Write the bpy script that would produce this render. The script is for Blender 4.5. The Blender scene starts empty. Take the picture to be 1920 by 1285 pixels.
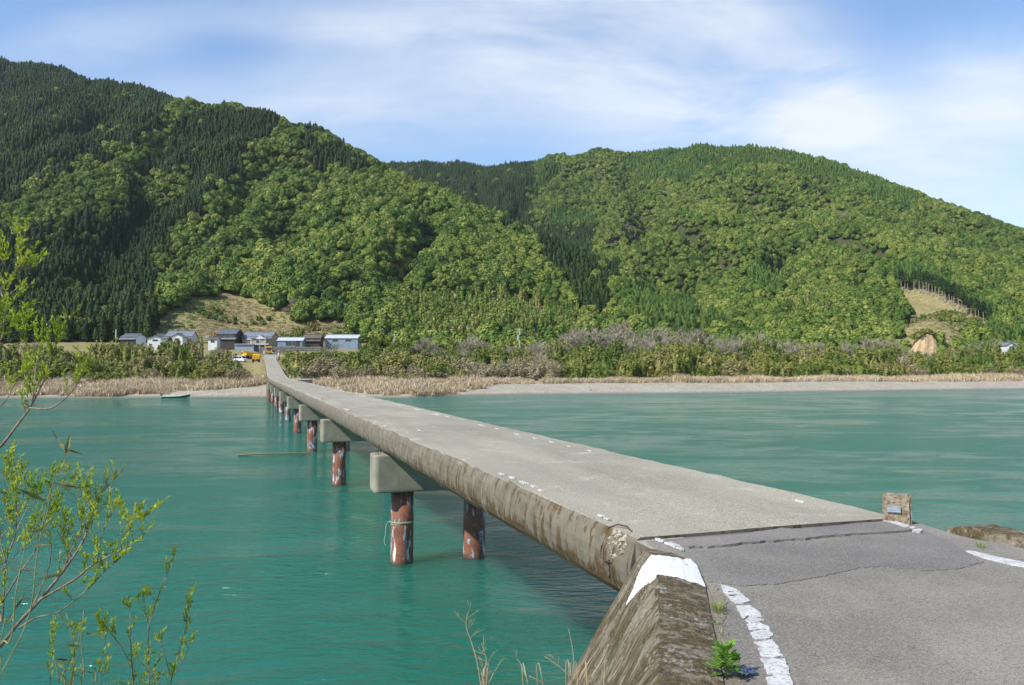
import bpy, bmesh, math, random
import numpy as np
from mathutils import Vector, Matrix
R_ = math.radians
random.seed(7)
rs = np.random.RandomState(11)
scene = bpy.context.scene
COL = scene.collection

# ------------------------------------------------------------------ camera
F = 1464.0                     # focal length in pixels of the 1920 wide photograph
CAMZ = 5.75
TILT = math.atan(48.5 / F)
cam_d = bpy.data.cameras.new('camera')
cam = bpy.data.objects.new('camera', cam_d)
COL.objects.link(cam)
cam.location = (0, 0, CAMZ)
cam.rotation_euler = (math.pi / 2 + TILT, 0, 0)
cam_d.sensor_width = 36.0
cam_d.lens = 36.0 * F / 1920.0
cam_d.clip_start = 0.05
cam_d.clip_end = 9000
scene.camera = cam

# ------------------------------------------------------------------ light
LT = Vector((0.88, 0.62, -1.03)).normalized()          # direction the sunlight travels
SUN_EL = math.asin(-LT.z)
SUN_AZ = math.atan2(-LT.x, -LT.y)                      # clockwise from +Y
sun_d = bpy.data.lights.new('sun', 'SUN')
sun_d.energy = 5.0
sun_d.angle = R_(0.53)
sun_d.color = (1.0, 0.955, 0.88)
sun = bpy.data.objects.new('sun', sun_d)
COL.objects.link(sun)
sun.location = (-40, -60, 80)
sun.rotation_euler = LT.to_track_quat('-Z', 'Y').to_euler()

world = bpy.data.worlds.new('World')
scene.world = world
world.use_nodes = True
wn, wl = world.node_tree.nodes, world.node_tree.links
wn.clear()
w_out = wn.new('ShaderNodeOutputWorld')
w_bg = wn.new('ShaderNodeBackground')
w_bg.inputs['Strength'].default_value = 0.122
w_sky = wn.new('ShaderNodeTexSky')
w_sky.sky_type = 'NISHITA'
w_sky.sun_disc = False
w_sky.sun_elevation = SUN_EL
w_sky.sun_rotation = SUN_AZ
w_sky.altitude = 50
w_sky.air_density = 1.25
w_sky.dust_density = 0.3
w_sky.ozone_density = 3.6


def wmath(op, a, b=None, c=None):
    n = wn.new('ShaderNodeMath'); n.operation = op
    for i, v in enumerate((a, b, c)):
        if v is None: continue
        if isinstance(v, (int, float)): n.inputs[i].default_value = v
        else: wl.new(v, n.inputs[i])
    return n.outputs[0]


# thin cirrus sheets on a flat layer high above
tc = wn.new('ShaderNodeTexCoord')
sep = wn.new('ShaderNodeSeparateXYZ'); wl.new(tc.outputs['Generated'], sep.inputs[0])
zz = wmath('ADD', wmath('MAXIMUM', sep.outputs[2], 0.0), 0.22)
cx = wmath('DIVIDE', sep.outputs[0], zz)
cy = wmath('DIVIDE', sep.outputs[1], zz)
comb = wn.new('ShaderNodeCombineXYZ'); wl.new(cx, comb.inputs[0]); wl.new(cy, comb.inputs[1])


def wnoise(scale, detail, loc, rotz, sc, rough=0.5, dist=0.0):
    m = wn.new('ShaderNodeMapping'); wl.new(comb.outputs[0], m.inputs[0])
    m.inputs['Location'].default_value = loc
    m.inputs['Rotation'].default_value = (0, 0, R_(rotz))
    m.inputs['Scale'].default_value = sc
    n = wn.new('ShaderNodeTexNoise'); wl.new(m.outputs[0], n.inputs['Vector'])
    n.inputs['Scale'].default_value = scale
    n.inputs['Detail'].default_value = detail
    n.inputs['Roughness'].default_value = rough
    n.inputs['Distortion'].default_value = dist
    return n.outputs['Fac']


def wramp(v, a, b):
    n = wn.new('ShaderNodeMapRange'); n.interpolation_type = 'SMOOTHSTEP'
    wl.new(v, n.inputs[0]); n.inputs[1].default_value = a; n.inputs[2].default_value = b
    return n.outputs[0]


def sky_xy(px, py):
    """place on the cloud layer that stands over a photo pixel"""
    u, v = (px - 960.0) / F, (642.5 - py) / F
    ct, st = math.cos(TILT), math.sin(TILT)
    d = Vector((u, ct - v * st, st + v * ct)).normalized()
    return d.x / (max(d.z, 0) + .22), d.y / (max(d.z, 0) + .22)


def sheet(px, py, rx, ry, rot, amount):
    x0, y0 = sky_xy(px, py)
    m = wn.new('ShaderNodeMapping'); m.vector_type = 'TEXTURE'; wl.new(comb.outputs[0], m.inputs[0])
    m.inputs['Location'].default_value = (x0, y0, 0); m.inputs['Rotation'].default_value = (0, 0, R_(rot)); m.inputs['Scale'].default_value = (rx, ry, 1)
    ln = wn.new('ShaderNodeVectorMath'); ln.operation = 'LENGTH'; wl.new(m.outputs[0], ln.inputs[0])
    return wmath('MULTIPLY', wramp(ln.outputs['Value'], 1.0, 0.1), amount * 1.0)


mass = wramp(wnoise(0.7, 2.0, (2.35, 0.4, 0), 20, (1.0, 1.0, 1)), 0.35, 0.75)
mass = wmath('MULTIPLY', mass, 0.25)
for sh_ in ((1130, 60, .62, .42, 25, 1.0), (1420, 130, .5, .28, 35, .75), (760, 170, .42, .40, 10, .6), (1700, 310, .75, .4, 30, .7), (1250, 230, .6, .3, 0, .5), (420, 230, .5, .35, 0, .45), (200, 70, .30, .12, -10, .4), (560, 40, .3, .12, 10, .35), (1900, 170, .4, .2, 30, .6)):
    mass = wmath('ADD', mass, sheet(*sh_))
mass = wmath('MINIMUM', mass, 1.0)
mid = wramp(wnoise(1.5, 5.0, (5.1, 1.7, 0), 28, (1.0, 1.5, 1), 0.6, 0.7), 0.26, 0.66)
fine = wramp(wnoise(4.0, 6.0, (1.1, 7.7, 0), 35, (0.5, 1.5, 1), 0.6, 0.4), 0.25, 0.75)
cl = wmath('MULTIPLY', mass, wmath('ADD', wmath('ADD', wmath('MULTIPLY', mid, 0.55), wmath('MULTIPLY', fine, 0.30)), 0.18))
lowhaze = wmath('MULTIPLY', wramp(sep.outputs[2], 0.40, 0.0), 0.30)
cl = wmath('MINIMUM', wmath('ADD', cl, lowhaze), 0.95)
w_mix = wn.new('ShaderNodeMix'); w_mix.data_type = 'RGBA'
wl.new(cl, w_mix.inputs[0])
w_tint = wn.new('ShaderNodeMix'); w_tint.data_type = 'RGBA'; w_tint.blend_type = 'MULTIPLY'; w_tint.inputs[0].default_value = 1.0
w_tint.inputs[7].default_value = (1.0, 1.12, 1.27, 1)
wl.new(w_sky.outputs[0], w_tint.inputs[6])
wl.new(w_tint.outputs[2], w_mix.inputs[6])
w_mix.inputs[7].default_value = (6.1, 6.5, 7.0, 1)
wl.new(w_mix.outputs[2], w_bg.inputs[0])
wl.new(w_bg.outputs[0], w_out.inputs[0])

scene.view_settings.view_transform = 'Standard'
scene.view_settings.look = 'None'
scene.view_settings.exposure = 0.30
scene.view_settings.gamma = 1.0
scene.view_settings.use_curve_mapping = False
scene.render.engine = 'CYCLES'
scene.cycles.max_bounces = 5
scene.cycles.diffuse_bounces = 2
scene.cycles.glossy_bounces = 2
scene.cycles.transmission_bounces = 3
scene.cycles.transparent_max_bounces = 4
scene.cycles.caustics_reflective = False
scene.cycles.caustics_refractive = False
scene.cycles.use_denoising = True

# ------------------------------------------------------------------ helpers
CT, ST = math.cos(TILT), math.sin(TILT)


def ray(px, py):
    u = (px - 960.0) / F
    v = (642.5 - py) / F
    return Vector((u, CT - v * ST, ST + v * CT))


def P(px, py, Y):
    d = ray(px, py)
    return Vector((0, 0, CAMZ)) + d * (Y / d.y)


def PG(px, py, z):
    d = ray(px, py)
    return Vector((0, 0, CAMZ)) + d * ((z - CAMZ) / d.z)


def to_px(x, y, z):
    zc = z - CAMZ
    f = y * CT + zc * ST
    u = zc * CT - y * ST
    return 960 + F * x / f, 642.5 - F * u / f


BA = math.atan(500.0 / F)
CB, SB = math.cos(BA), math.sin(BA)


def bridge_xy(o, s):
    return (o * CB - s * SB, o * SB + s * CB)


def hash01(ix, iy, seed):
    n = (ix.astype(np.int64) * 374761393 + iy.astype(np.int64) * 668265263 + seed * 1442695041) & 0x7fffffff
    n = ((n ^ (n >> 13)) * 1274126177) & 0x7fffffff
    n = (n ^ (n >> 16)) & 0xffffff
    return n / float(0xffffff)


def vnoise(x, y, seed=0):
    x = np.asarray(x, float); y = np.asarray(y, float)
    ix, iy = np.floor(x), np.floor(y)
    fx, fy = x - ix, y - iy
    fx = fx * fx * (3 - 2 * fx); fy = fy * fy * (3 - 2 * fy)
    a = hash01(ix, iy, seed); b = hash01(ix + 1, iy, seed)
    c = hash01(ix, iy + 1, seed); d = hash01(ix + 1, iy + 1, seed)
    return (a * (1 - fx) + b * fx) * (1 - fy) + (c * (1 - fx) + d * fx) * fy - 0.5


def fbm(x, y, scale, octv=4, seed=0):
    t = 0; amp = 1.0
    for i in range(octv):
        t = t + amp * vnoise(np.asarray(x) / scale + 17.3 * i, np.asarray(y) / scale - 9.1 * i, seed + i)
        amp *= 0.5; scale *= 0.5
    return t


def mesh_obj(name, verts, faces, material=None, parent=None, smooth=False, loc=None):
    me = bpy.data.meshes.new(name)
    me.from_pydata([tuple(v) for v in verts], [], [tuple(f) for f in faces])
    if smooth:
        me.polygons.foreach_set('use_smooth', [True] * len(me.polygons))
    if material: me.materials.append(material)
    me.update()
    o = bpy.data.objects.new(name, me)
    COL.objects.link(o)
    if loc is not None: o.location = loc
    if parent: o.parent = parent
    return o


def empty(name, loc=(0, 0, 0), rz=0.0):
    o = bpy.data.objects.new(name, None)
    o.empty_display_size = 0.2
    COL.objects.link(o)
    o.location = loc
    o.rotation_euler = (0, 0, rz)
    return o


def tag(o, label, cat=None, group=None, kind=None):
    o['label'] = label
    if cat: o['category'] = cat
    if group: o['group'] = group
    if kind: o['kind'] = kind
    return o


def copy_tree(o, parent=None):
    c = o.copy(); COL.objects.link(c)
    if parent: c.parent = parent
    for ch in o.children: copy_tree(ch, c)
    return c


class MB:
    def __init__(self):
        self.v = []; self.f = []

    def add(self, vs, fs):
        b = len(self.v)
        self.v += [tuple(v) for v in vs]
        self.f += [tuple(i + b for i in f) for f in fs]

    def box(self, x0, x1, y0, y1, z0, z1):
        self.add([(x0, y0, z0), (x1, y0, z0), (x1, y1, z0), (x0, y1, z0), (x0, y0, z1), (x1, y0, z1), (x1, y1, z1), (x0, y1, z1)],
                 [(0, 3, 2, 1), (4, 5, 6, 7), (0, 1, 5, 4), (1, 2, 6, 5), (2, 3, 7, 6), (3, 0, 4, 7)])
        return self

    def prism(self, poly, a, b, axis='y'):
        """closed polygon (list of 2d points) extruded along an axis from a to b"""
        n = len(poly)
        def mk(p, t):
            return (p[0], t, p[1]) if axis == 'y' else ((t, p[0], p[1]) if axis == 'x' else (p[0], p[1], t))
        vs = [mk(p, a) for p in poly] + [mk(p, b) for p in poly]
        fs = [tuple(range(n)), tuple(range(2 * n - 1, n - 1, -1))]
        for i in range(n):
            j = (i + 1) % n
            fs.append((i, n + i, n + j, j))
        self.add(vs, fs)
        return self

    def tube(self, pts, r0, r1=None, sides=6, cap=True):
        if r1 is None: r1 = r0
        pts = [Vector(p) for p in pts]
        n = len(pts); b = len(self.v)
        up = Vector((0.13, 0.27, 1)).normalized()
        for i, p in enumerate(pts):
            d = (pts[min(i + 1, n - 1)] - pts[max(i - 1, 0)])
            if d.length < 1e-9: d = Vector((0, 0, 1))
            d.normalize()
            a = d.cross(up)
            if a.length < 0.05: a = d.cross(Vector((1, 0, 0)))
            a.normalize(); c = d.cross(a)
            r = r0 + (r1 - r0) * i / max(1, n - 1)
            for k in range(sides):
                t = 2 * math.pi * k / sides
                self.v.append(tuple(p + a * (math.cos(t) * r) + c * (math.sin(t) * r)))
        for i in range(n - 1):
            for k in range(sides):
                k2 = (k + 1) % sides
                self.f.append((b + i * sides + k, b + i * sides + k2, b + (i + 1) * sides + k2, b + (i + 1) * sides + k))
        if cap:
            self.f.append(tuple(b + k for k in range(sides))[::-1])
            self.f.append(tuple(b + (n - 1) * sides + k for k in range(sides)))
        return self

    def build(self, name, m, parent=None, smooth=False, loc=None):
        return mesh_obj(name, self.v, self.f, m, parent, smooth, loc)


# ------------------------------------------------------------------ materials
class NT:
    def __init__(self, name):
        self.m = bpy.data.materials.new(name); self.m.use_nodes = True
        self.t = self.m.node_tree; self.n = self.t.nodes; self.l = self.t.links
        self.n.clear()
        self.out = self.n.new('ShaderNodeOutputMaterial')
        self.b = self.n.new('ShaderNodeBsdfPrincipled')
        self.l.new(self.b.outputs[0], self.out.inputs['Surface'])
        self._pos = None

    def setv(self, sock, v):
        if isinstance(v, bpy.types.NodeSocket): self.l.new(v, sock)
        else: sock.default_value = v

    def pos(self):
        if self._pos is None:
            self._pos = self.n.new('ShaderNodeNewGeometry').outputs['Position']
        return self._pos

    def obj(self):
        return self.n.new('ShaderNodeTexCoord').outputs['Object']

    def mapping(self, vec, scale=(1, 1, 1), rot=(0, 0, 0), loc=(0, 0, 0)):
        m = self.n.new('ShaderNodeMapping'); self.l.new(vec, m.inputs[0])
        m.inputs['Scale'].default_value = scale; m.inputs['Rotation'].default_value = rot
        m.inputs['Location'].default_value = loc
        return m.outputs[0]

    def noise(self, scale, detail=3, rough=0.55, vec=None, dist=0.0, col=False):
        n = self.n.new('ShaderNodeTexNoise')
        self.l.new(vec if vec is not None else self.pos(), n.inputs['Vector'])
        n.inputs['Scale'].default_value = scale; n.inputs['Detail'].default_value = detail
        n.inputs['Roughness'].default_value = rough; n.inputs['Distortion'].default_value = dist
        return n.outputs['Color' if col else 'Fac']

    def voro(self, scale, vec=None, feature='F1', out='Distance'):
        n = self.n.new('ShaderNodeTexVoronoi'); n.feature = feature
        self.l.new(vec if vec is not None else self.pos(), n.inputs['Vector'])
        n.inputs['Scale'].default_value = scale
        return n.outputs[out]

    def math(self, op, a, b=0.0, clamp=False):
        n = self.n.new('ShaderNodeMath'); n.operation = op; n.use_clamp = clamp
        self.setv(n.inputs[0], a); self.setv(n.inputs[1], b)
        return n.outputs[0]

    def rng(self, v, a, b, c=0.0, d=1.0, smooth=True):
        n = self.n.new('ShaderNodeMapRange')
        n.interpolation_type = 'SMOOTHSTEP' if smooth else 'LINEAR'
        self.l.new(v, n.inputs[0])
        for i, x in enumerate((a, b, c, d)): n.inputs[i + 1].default_value = x
        return n.outputs[0]

    def mix(self, fac, a, b, mode='MIX'):
        n = self.n.new('ShaderNodeMix'); n.data_type = 'RGBA'; n.blend_type = mode
        self.setv(n.inputs[0], fac)
        for s, v in ((n.inputs[6], a), (n.inputs[7], b)):
            if isinstance(v, tuple) and len(v) == 3: v = v + (1,)
            self.setv(s, v)
        return n.outputs[2]

    def ramp(self, v, stops):
        n = self.n.new('ShaderNodeValToRGB'); self.l.new(v, n.inputs[0])
        e = n.color_ramp.elements
        while len(e) < len(stops): e.new(0.5)
        for i, (p, c) in enumerate(stops):
            e[i].position = p; e[i].color = tuple(c) + (1,)
        return n.outputs[0]

    def sep(self, vec):
        n = self.n.new('ShaderNodeSeparateXYZ'); self.l.new(vec, n.inputs[0])
        return n.outputs

    def bump(self, h, strength=0.4, dist=0.01, prev=None):
        n = self.n.new('ShaderNodeBump'); self.l.new(h, n.inputs['Height'])
        n.inputs['Strength'].default_value = strength; n.inputs['Distance'].default_value = dist
        if prev is not None: self.l.new(prev, n.inputs['Normal'])
        return n.outputs[0]

    def fin(self, color, rough=0.85, normal=None, spec=0.3, metal=0.0):
        if isinstance(color, tuple) and len(color) == 3: color = color + (1,)
        self.setv(self.b.inputs['Base Color'], color)
        self.setv(self.b.inputs['Roughness'], rough)
        self.b.inputs['Specular IOR Level'].default_value = spec
        self.b.inputs['Metallic'].default_value = metal
        if normal is not None: self.l.new(normal, self.b.inputs['Normal'])
        return self.m


def simple(name, c1, c2=None, scale=4.0, rough=0.8, bump=0.0, spec=0.3, metal=0.0, bscale=None, bdist=0.01):
    t = NT(name)
    if c2 is None: c2 = tuple(x * 0.75 for x in c1)
    n = t.noise(scale, 4, 0.6)
    col = t.mix(t.rng(n, 0.3, 0.7), c1, c2)
    nm = t.bump(t.noise(bscale or scale * 6, 4, 0.6), bump, bdist) if bump > 0 else None
    return t.fin(col, rough, nm, spec, metal)


def foliage(name, stops, nscale=0.02, fscale=0.8, transl=0.0, wr=0.6):
    t = NT(name)
    oi = t.n.new('ShaderNodeObjectInfo').outputs['Random']
    a = t.math('MULTIPLY', oi, wr)
    b = t.math('MULTIPLY', t.rng(t.noise(nscale, 3, 0.6), 0.25, 0.75), 1.0 - wr)
    v = t.math('ADD', a, b)
    col = t.ramp(v, stops)
    fac = t.rng(t.noise(fscale, 2, 0.6), 0.25, 0.75, 0.62, 1.32)
    hv = t.n.new('ShaderNodeCombineColor')
    for i in range(3): t.l.new(fac, hv.inputs[i])
    col = t.mix(1.0, col, hv.outputs[0], 'MULTIPLY')
    m = t.fin(col, 0.62, None, 0.18)
    if transl > 0:
        tr = t.n.new('ShaderNodeBsdfTranslucent'); t.l.new(col, tr.inputs[0])
        mx = t.n.new('ShaderNodeMixShader'); mx.inputs[0].default_value = transl
        t.l.new(t.b.outputs[0], mx.inputs[1]); t.l.new(tr.outputs[0], mx.inputs[2])
        t.l.new(mx.outputs[0], t.out.inputs['Surface'])
    return m


MAT = {}
# concrete of the deck
def make_deck():
    t = NT('deck_concrete')
    g = t.n.new('ShaderNodeNewGeometry'); pos = t.pos()
    lp = t.mapping(pos, (1, 1, 1), (0, 0, -BA))          # x across, y along the bridge
    big = t.rng(t.noise(0.35, 4, 0.6, t.mapping(lp, (1.6, 0.5, 1))), 0.3, 0.72)
    agg = t.noise(55, 4, 0.75)
    agg2 = t.noise(30, 4, 0.7)
    top = t.mix(big, (0.44, 0.405, 0.31), (0.29, 0.268, 0.205))
    top = t.mix(t.rng(agg, 0.40, 0.56, 0.75, 0.0), top, (0.12, 0.105, 0.075))
    top = t.mix(t.rng(agg2, 0.56, 0.7, 0.0, 0.5), top, (0.62, 0.58, 0.48))
    trk = t.rng(t.noise(0.8, 3, 0.5, t.mapping(lp, (3.0, 0.35, 1), (0, 0, 0), (4, 1, 0))), 0.52, 0.68, 0, 0.4)
    top = t.mix(trk, top, (0.33, 0.29, 0.225))
    ox = t.sep(lp)[0]
    tr = t.math('ADD', t.rng(t.math('ABSOLUTE', t.math('SUBTRACT', ox, 4.85)), 0.42, 0.1), t.rng(t.math('ABSOLUTE', t.math('SUBTRACT', ox, 6.3)), 0.42, 0.1))
    tr = t.math('MULTIPLY', tr, t.rng(t.noise(0.5, 4, 0.6, t.mapping(lp, (1.5, 0.4, 1), (0, 0, 0), (2, 5, 0))), 0.35, 0.65, 0.05, 0.42))
    top = t.mix(tr, top, (0.25, 0.232, 0.185))
    seam = t.rng(t.noise(1.3, 5, 0.7, t.mapping(lp, (0.8, 1.2, 1), (0, 0, 0), (8, 1, 0))), 0.56, 0.70, 0, 0.5)
    top = t.mix(seam, top, (0.52, 0.49, 0.40))
    # side: weathered, brown growth in runs that hang from the edge and creep up from the soffit
    z = t.sep(pos)[2]
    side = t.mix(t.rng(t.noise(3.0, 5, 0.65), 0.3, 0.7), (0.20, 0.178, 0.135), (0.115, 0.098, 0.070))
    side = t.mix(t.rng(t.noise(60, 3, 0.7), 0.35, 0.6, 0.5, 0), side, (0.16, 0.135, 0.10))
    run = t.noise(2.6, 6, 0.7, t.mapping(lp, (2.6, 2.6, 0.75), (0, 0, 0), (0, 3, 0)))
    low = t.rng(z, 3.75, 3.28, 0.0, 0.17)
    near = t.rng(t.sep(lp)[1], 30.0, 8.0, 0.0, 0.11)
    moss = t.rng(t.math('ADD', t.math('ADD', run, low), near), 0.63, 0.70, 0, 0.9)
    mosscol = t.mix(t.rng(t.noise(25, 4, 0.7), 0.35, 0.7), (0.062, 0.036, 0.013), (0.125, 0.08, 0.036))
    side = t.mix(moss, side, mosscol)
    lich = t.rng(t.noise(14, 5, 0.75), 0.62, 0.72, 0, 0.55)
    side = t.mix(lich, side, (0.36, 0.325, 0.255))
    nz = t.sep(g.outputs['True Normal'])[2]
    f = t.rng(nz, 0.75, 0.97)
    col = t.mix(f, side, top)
    h = t.math('ADD', t.math('MULTIPLY', t.noise(70, 4, 0.7), 0.5), t.noise(9, 4, 0.6))
    return t.fin(col, 0.9, t.bump(h, 0.55, 0.02), 0.25)
MAT['deck'] = make_deck()


def make_cap():
    t = NT('pier_concrete')
    n = t.noise(2.0, 5, 0.65)
    col = t.mix(t.rng(n, 0.3, 0.7), (0.32, 0.295, 0.225), (0.235, 0.213, 0.16))
    st = t.noise(3.5, 5, 0.65, t.mapping(t.pos(), (2.2, 2.2, 0.35)))
    col = t.mix(t.rng(st, 0.52, 0.72, 0, 0.75), col, (0.20, 0.175, 0.13))
    pit = t.noise(22, 4, 0.7)
    col = t.mix(t.rng(pit, 0.64, 0.7, 0, 0.8), col, (0.09, 0.075, 0.055))
    return t.fin(col, 0.9, t.bump(t.noise(18, 5, 0.7), 0.4, 0.02), 0.25)
MAT['cap'] = make_cap()


def make_pile():
    t = NT('rusty_steel_pile')
    p = t.pos()
    z = t.sep(p)[2]
    n = t.noise(2.6, 7, 0.68, t.mapping(p, (1.9, 1.9, 0.55)), 0.35)
    m = t.rng(n, 0.41, 0.465)                                   # flaked paint against rust
    paint = t.mix(t.rng(t.noise(2.3, 3, 0.5, t.mapping(p, (1.5, 1.5, 0.5), (0, 0, 0), (5, 5, 5))), 0.38, 0.58), (0.66, 0.68, 0.70), (0.30, 0.47, 0.62))
    rust = t.mix(t.rng(t.noise(6, 5, 0.7), 0.3, 0.7), (0.30, 0.115, 0.065), (0.15, 0.065, 0.042))
    col = t.mix(m, paint, rust)
    streak = t.noise(4.0, 5, 0.7, t.mapping(p, (3, 3, 0.25)))
    col = t.mix(t.rng(streak, 0.5, 0.66, 0, 0.8), col, (0.22, 0.095, 0.06))
    col = t.mix(t.rng(t.math('ADD', z, t.math('MULTIPLY', t.noise(5, 3), 0.5)), 0.42, 0.22), col, (0.10, 0.055, 0.045))
    return t.fin(col, 0.6, t.bump(t.noise(12, 5, 0.7), 0.35, 0.01), 0.35)
MAT['pile'] = make_pile()


def make_wall():
    t = NT('mossy_wall_concrete')
    p = t.pos()
    base = t.mix(t.rng(t.noise(7, 5, 0.7), 0.3, 0.7), (0.33, 0.285, 0.21), (0.20, 0.165, 0.115))
    mpn = t.n.new('ShaderNodeMapping'); mpn.vector_type = 'TEXTURE'; t.l.new(p, mpn.inputs[0])
    mpn.inputs['Rotation'].default_value = (0, R_(30), 0); mpn.inputs['Scale'].default_value = (1.0, 0.8, 2.6)
    st = t.noise(5.0, 6, 0.72, mpn.outputs[0], 0.3)
    nzw = t.sep(t.n.new('ShaderNodeNewGeometry').outputs['True Normal'])[2]
    st2 = t.noise(8.0, 6, 0.75, t.mapping(p, (1, 1.2, 1)), 0.2)
    st = t.math('ADD', t.math('MULTIPLY', st, t.rng(nzw, .9, .7)), t.math('MULTIPLY', t.math('ADD', st2, .03), t.rng(nzw, .7, .9)))
    moss = t.mix(t.rng(t.noise(16, 4, 0.7), 0.35, 0.7), (0.062, 0.043, 0.016), (0.140, 0.096, 0.040))
    col = t.mix(t.rng(st, 0.41, 0.54, 0, 0.92), base, moss)
    gr = t.rng(t.noise(1.1, 4, 0.6, t.mapping(p, (1, 1, 0.7), (0, 0, 0), (3, 2, 1))), 0.52, 0.66, 0, 0.7)
    col = t.mix(gr, col, (0.062, 0.060, 0.014))
    lich = t.rng(t.noise(24, 6, 0.8), 0.53, 0.60, 0, 0.9)
    lich2 = t.rng(t.noise(2.2, 3, 0.6, t.mapping(p, (1, 1, .6), (0, 0, 0), (9, 2, 1))), 0.40, 0.6, 0.15, 1.0)
    col = t.mix(t.math('MULTIPLY', lich, lich2), col, (0.46, 0.43, 0.37))
    h = t.math('ADD', t.noise(40, 5, 0.75), t.math('MULTIPLY', t.noise(9, 4, 0.6), 1.5))
    return t.fin(col, 0.92, t.bump(h, 0.9, 0.03), 0.2)
MAT['wall'] = make_wall()


def make_asphalt(name, c1, c2, bl=0.0):
    t = NT(name)
    p = t.pos()
    n = t.noise(0.9, 4, 0.6)
    col = t.mix(t.rng(n, 0.3, 0.7), c1, c2)
    col = t.mix(t.rng(t.noise(0.45, 4, 0.55, t.mapping(p, (1, 1, 1), (0, 0, 0), (7, 3, 0))), 0.46, 0.66, 0, 0.62), col, tuple(x * 0.62 for x in c2))
    col = t.mix(t.rng(t.noise(1.6, 5, 0.65, t.mapping(p, (1, 1, 1), (0, 0, 0), (1, 9, 0))), 0.55, 0.72, 0, 0.4), col, (0.33, 0.28, 0.20))
    v = t.voro(130, None, 'F1', 'Color')
    g = t.sep(v)[0]
    col = t.mix(t.rng(g, 0.5, 0.95, 0, 0.5), col, (0.36, 0.345, 0.315))
    col = t.mix(t.rng(g, 0.42, 0.05, 0, 0.55), col, (0.075, 0.073, 0.073))
    col = t.mix(t.rng(t.noise(26, 3, 0.7), 0.64, 0.72, 0, 0.7), col, (0.045, 0.045, 0.048))
    h = t.math('ADD', t.voro(130), t.math('MULTIPLY', t.noise(16, 3, 0.6), 0.6))
    return t.fin(col, 0.92, t.bump(h, 0.7, 0.008), 0.25)
MAT['asphalt'] = make_asphalt('asphalt', (0.30, 0.268, 0.214), (0.225, 0.201, 0.162))
MAT['patch'] = make_asphalt('asphalt_patch', (0.24, 0.217, 0.182), (0.185, 0.169, 0.146))
MAT['patch2'] = make_asphalt('asphalt_overlay', (0.265, 0.24, 0.205), (0.215, 0.196, 0.172))


def make_paint():
    t = NT('white_road_paint')
    n = t.noise(7, 4, 0.6)
    col = t.mix(t.rng(n, 0.3, 0.7), (0.60, 0.60, 0.58), (0.45, 0.445, 0.425))
    col = t.mix(t.rng(t.noise(38, 4, 0.7), 0.50, 0.60, 0, 0.8), col, (0.27, 0.25, 0.22))
    return t.fin(col, 0.6, t.bump(t.noise(40, 3), 0.3, 0.004), 0.35)
MAT['corner_paint'] = simple('thick_white_paint', (0.76, 0.76, 0.745), (0.64, 0.635, 0.61), 5, 0.6, 0.3, bscale=30)
MAT['paint'] = make_paint()
MAT['mortar'] = simple('joint_mortar', (0.36, 0.33, 0.265), (0.22, 0.195, 0.15), 6, 0.9, 0.4)
MAT['dark'] = simple('dark_gap', (0.05, 0.045, 0.04), (0.03, 0.028, 0.025), 6, 0.95)
MAT['rubble'] = simple('exposed_aggregate', (0.44, 0.40, 0.31), (0.24, 0.205, 0.15), 16, 0.95, 0.8, bscale=40, bdist=0.02)


def make_water():
    t = NT('river_water')
    p = t.pos()
    # long flow bands decide where the surface is ruffled and where it is slack
    band = t.noise(0.055, 4, 0.6, t.mapping(p, (0.55, 1.0, 1), (0, 0, R_(-6))), 0.7)
    band2 = t.noise(0.27, 4, 0.62, t.mapping(p, (0.45, 1.0, 1), (0, 0, R_(-4)), (3, 8, 0)), 0.9)
    ruf = t.rng(t.math('ADD', t.math('MULTIPLY', band, 0.5), t.math('MULTIPLY', band2, 0.5)), 0.38, 0.60)
    w1 = t.noise(2.5, 3, 0.55, t.mapping(p, (0.6, 1.25, 1), (0, 0, R_(-14))), 0.25)
    w2 = t.noise(6.5, 3, 0.55, t.mapping(p, (0.7, 1.15, 1), (0, 0, R_(10))), 0.3)
    w3 = t.noise(0.6, 3, 0.5, t.mapping(p, (0.6, 1.0, 1), (0, 0, R_(8))), 0.4)
    h = t.math('ADD', t.math('MULTIPLY', w1, 0.26), t.math('MULTIPLY', w2, 0.085))
    h = t.math('MULTIPLY', h, t.math('ADD', t.math('MULTIPLY', ruf, 0.65), 0.35))
    h = t.math('ADD', h, t.math('MULTIPLY', w3, 0.10))
    nm = t.bump(h, 1.0, 1.0)
    silt = t.rng(t.noise(0.03, 3, 0.5, t.mapping(p, (0.5, 1, 1), (0, 0, 0), (2, 2, 0))), 0.3, 0.7)
    col = t.mix(silt, (0.012, 0.130, 0.094), (0.019, 0.147, 0.102))
    m = t.fin(col, t.rng(ruf, 0, 1, 0.05, 0.15), nm, 0.5)
    t.b.inputs['IOR'].default_value = 1.333
    t.b.inputs['Subsurface Weight'].default_value = 1.0
    t.b.inputs['Subsurface Radius'].default_value = (0.35, 1.0, 0.85)
    t.b.inputs['Subsurface Scale'].default_value = 14.0
    return m
MAT['water'] = make_water()


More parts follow.
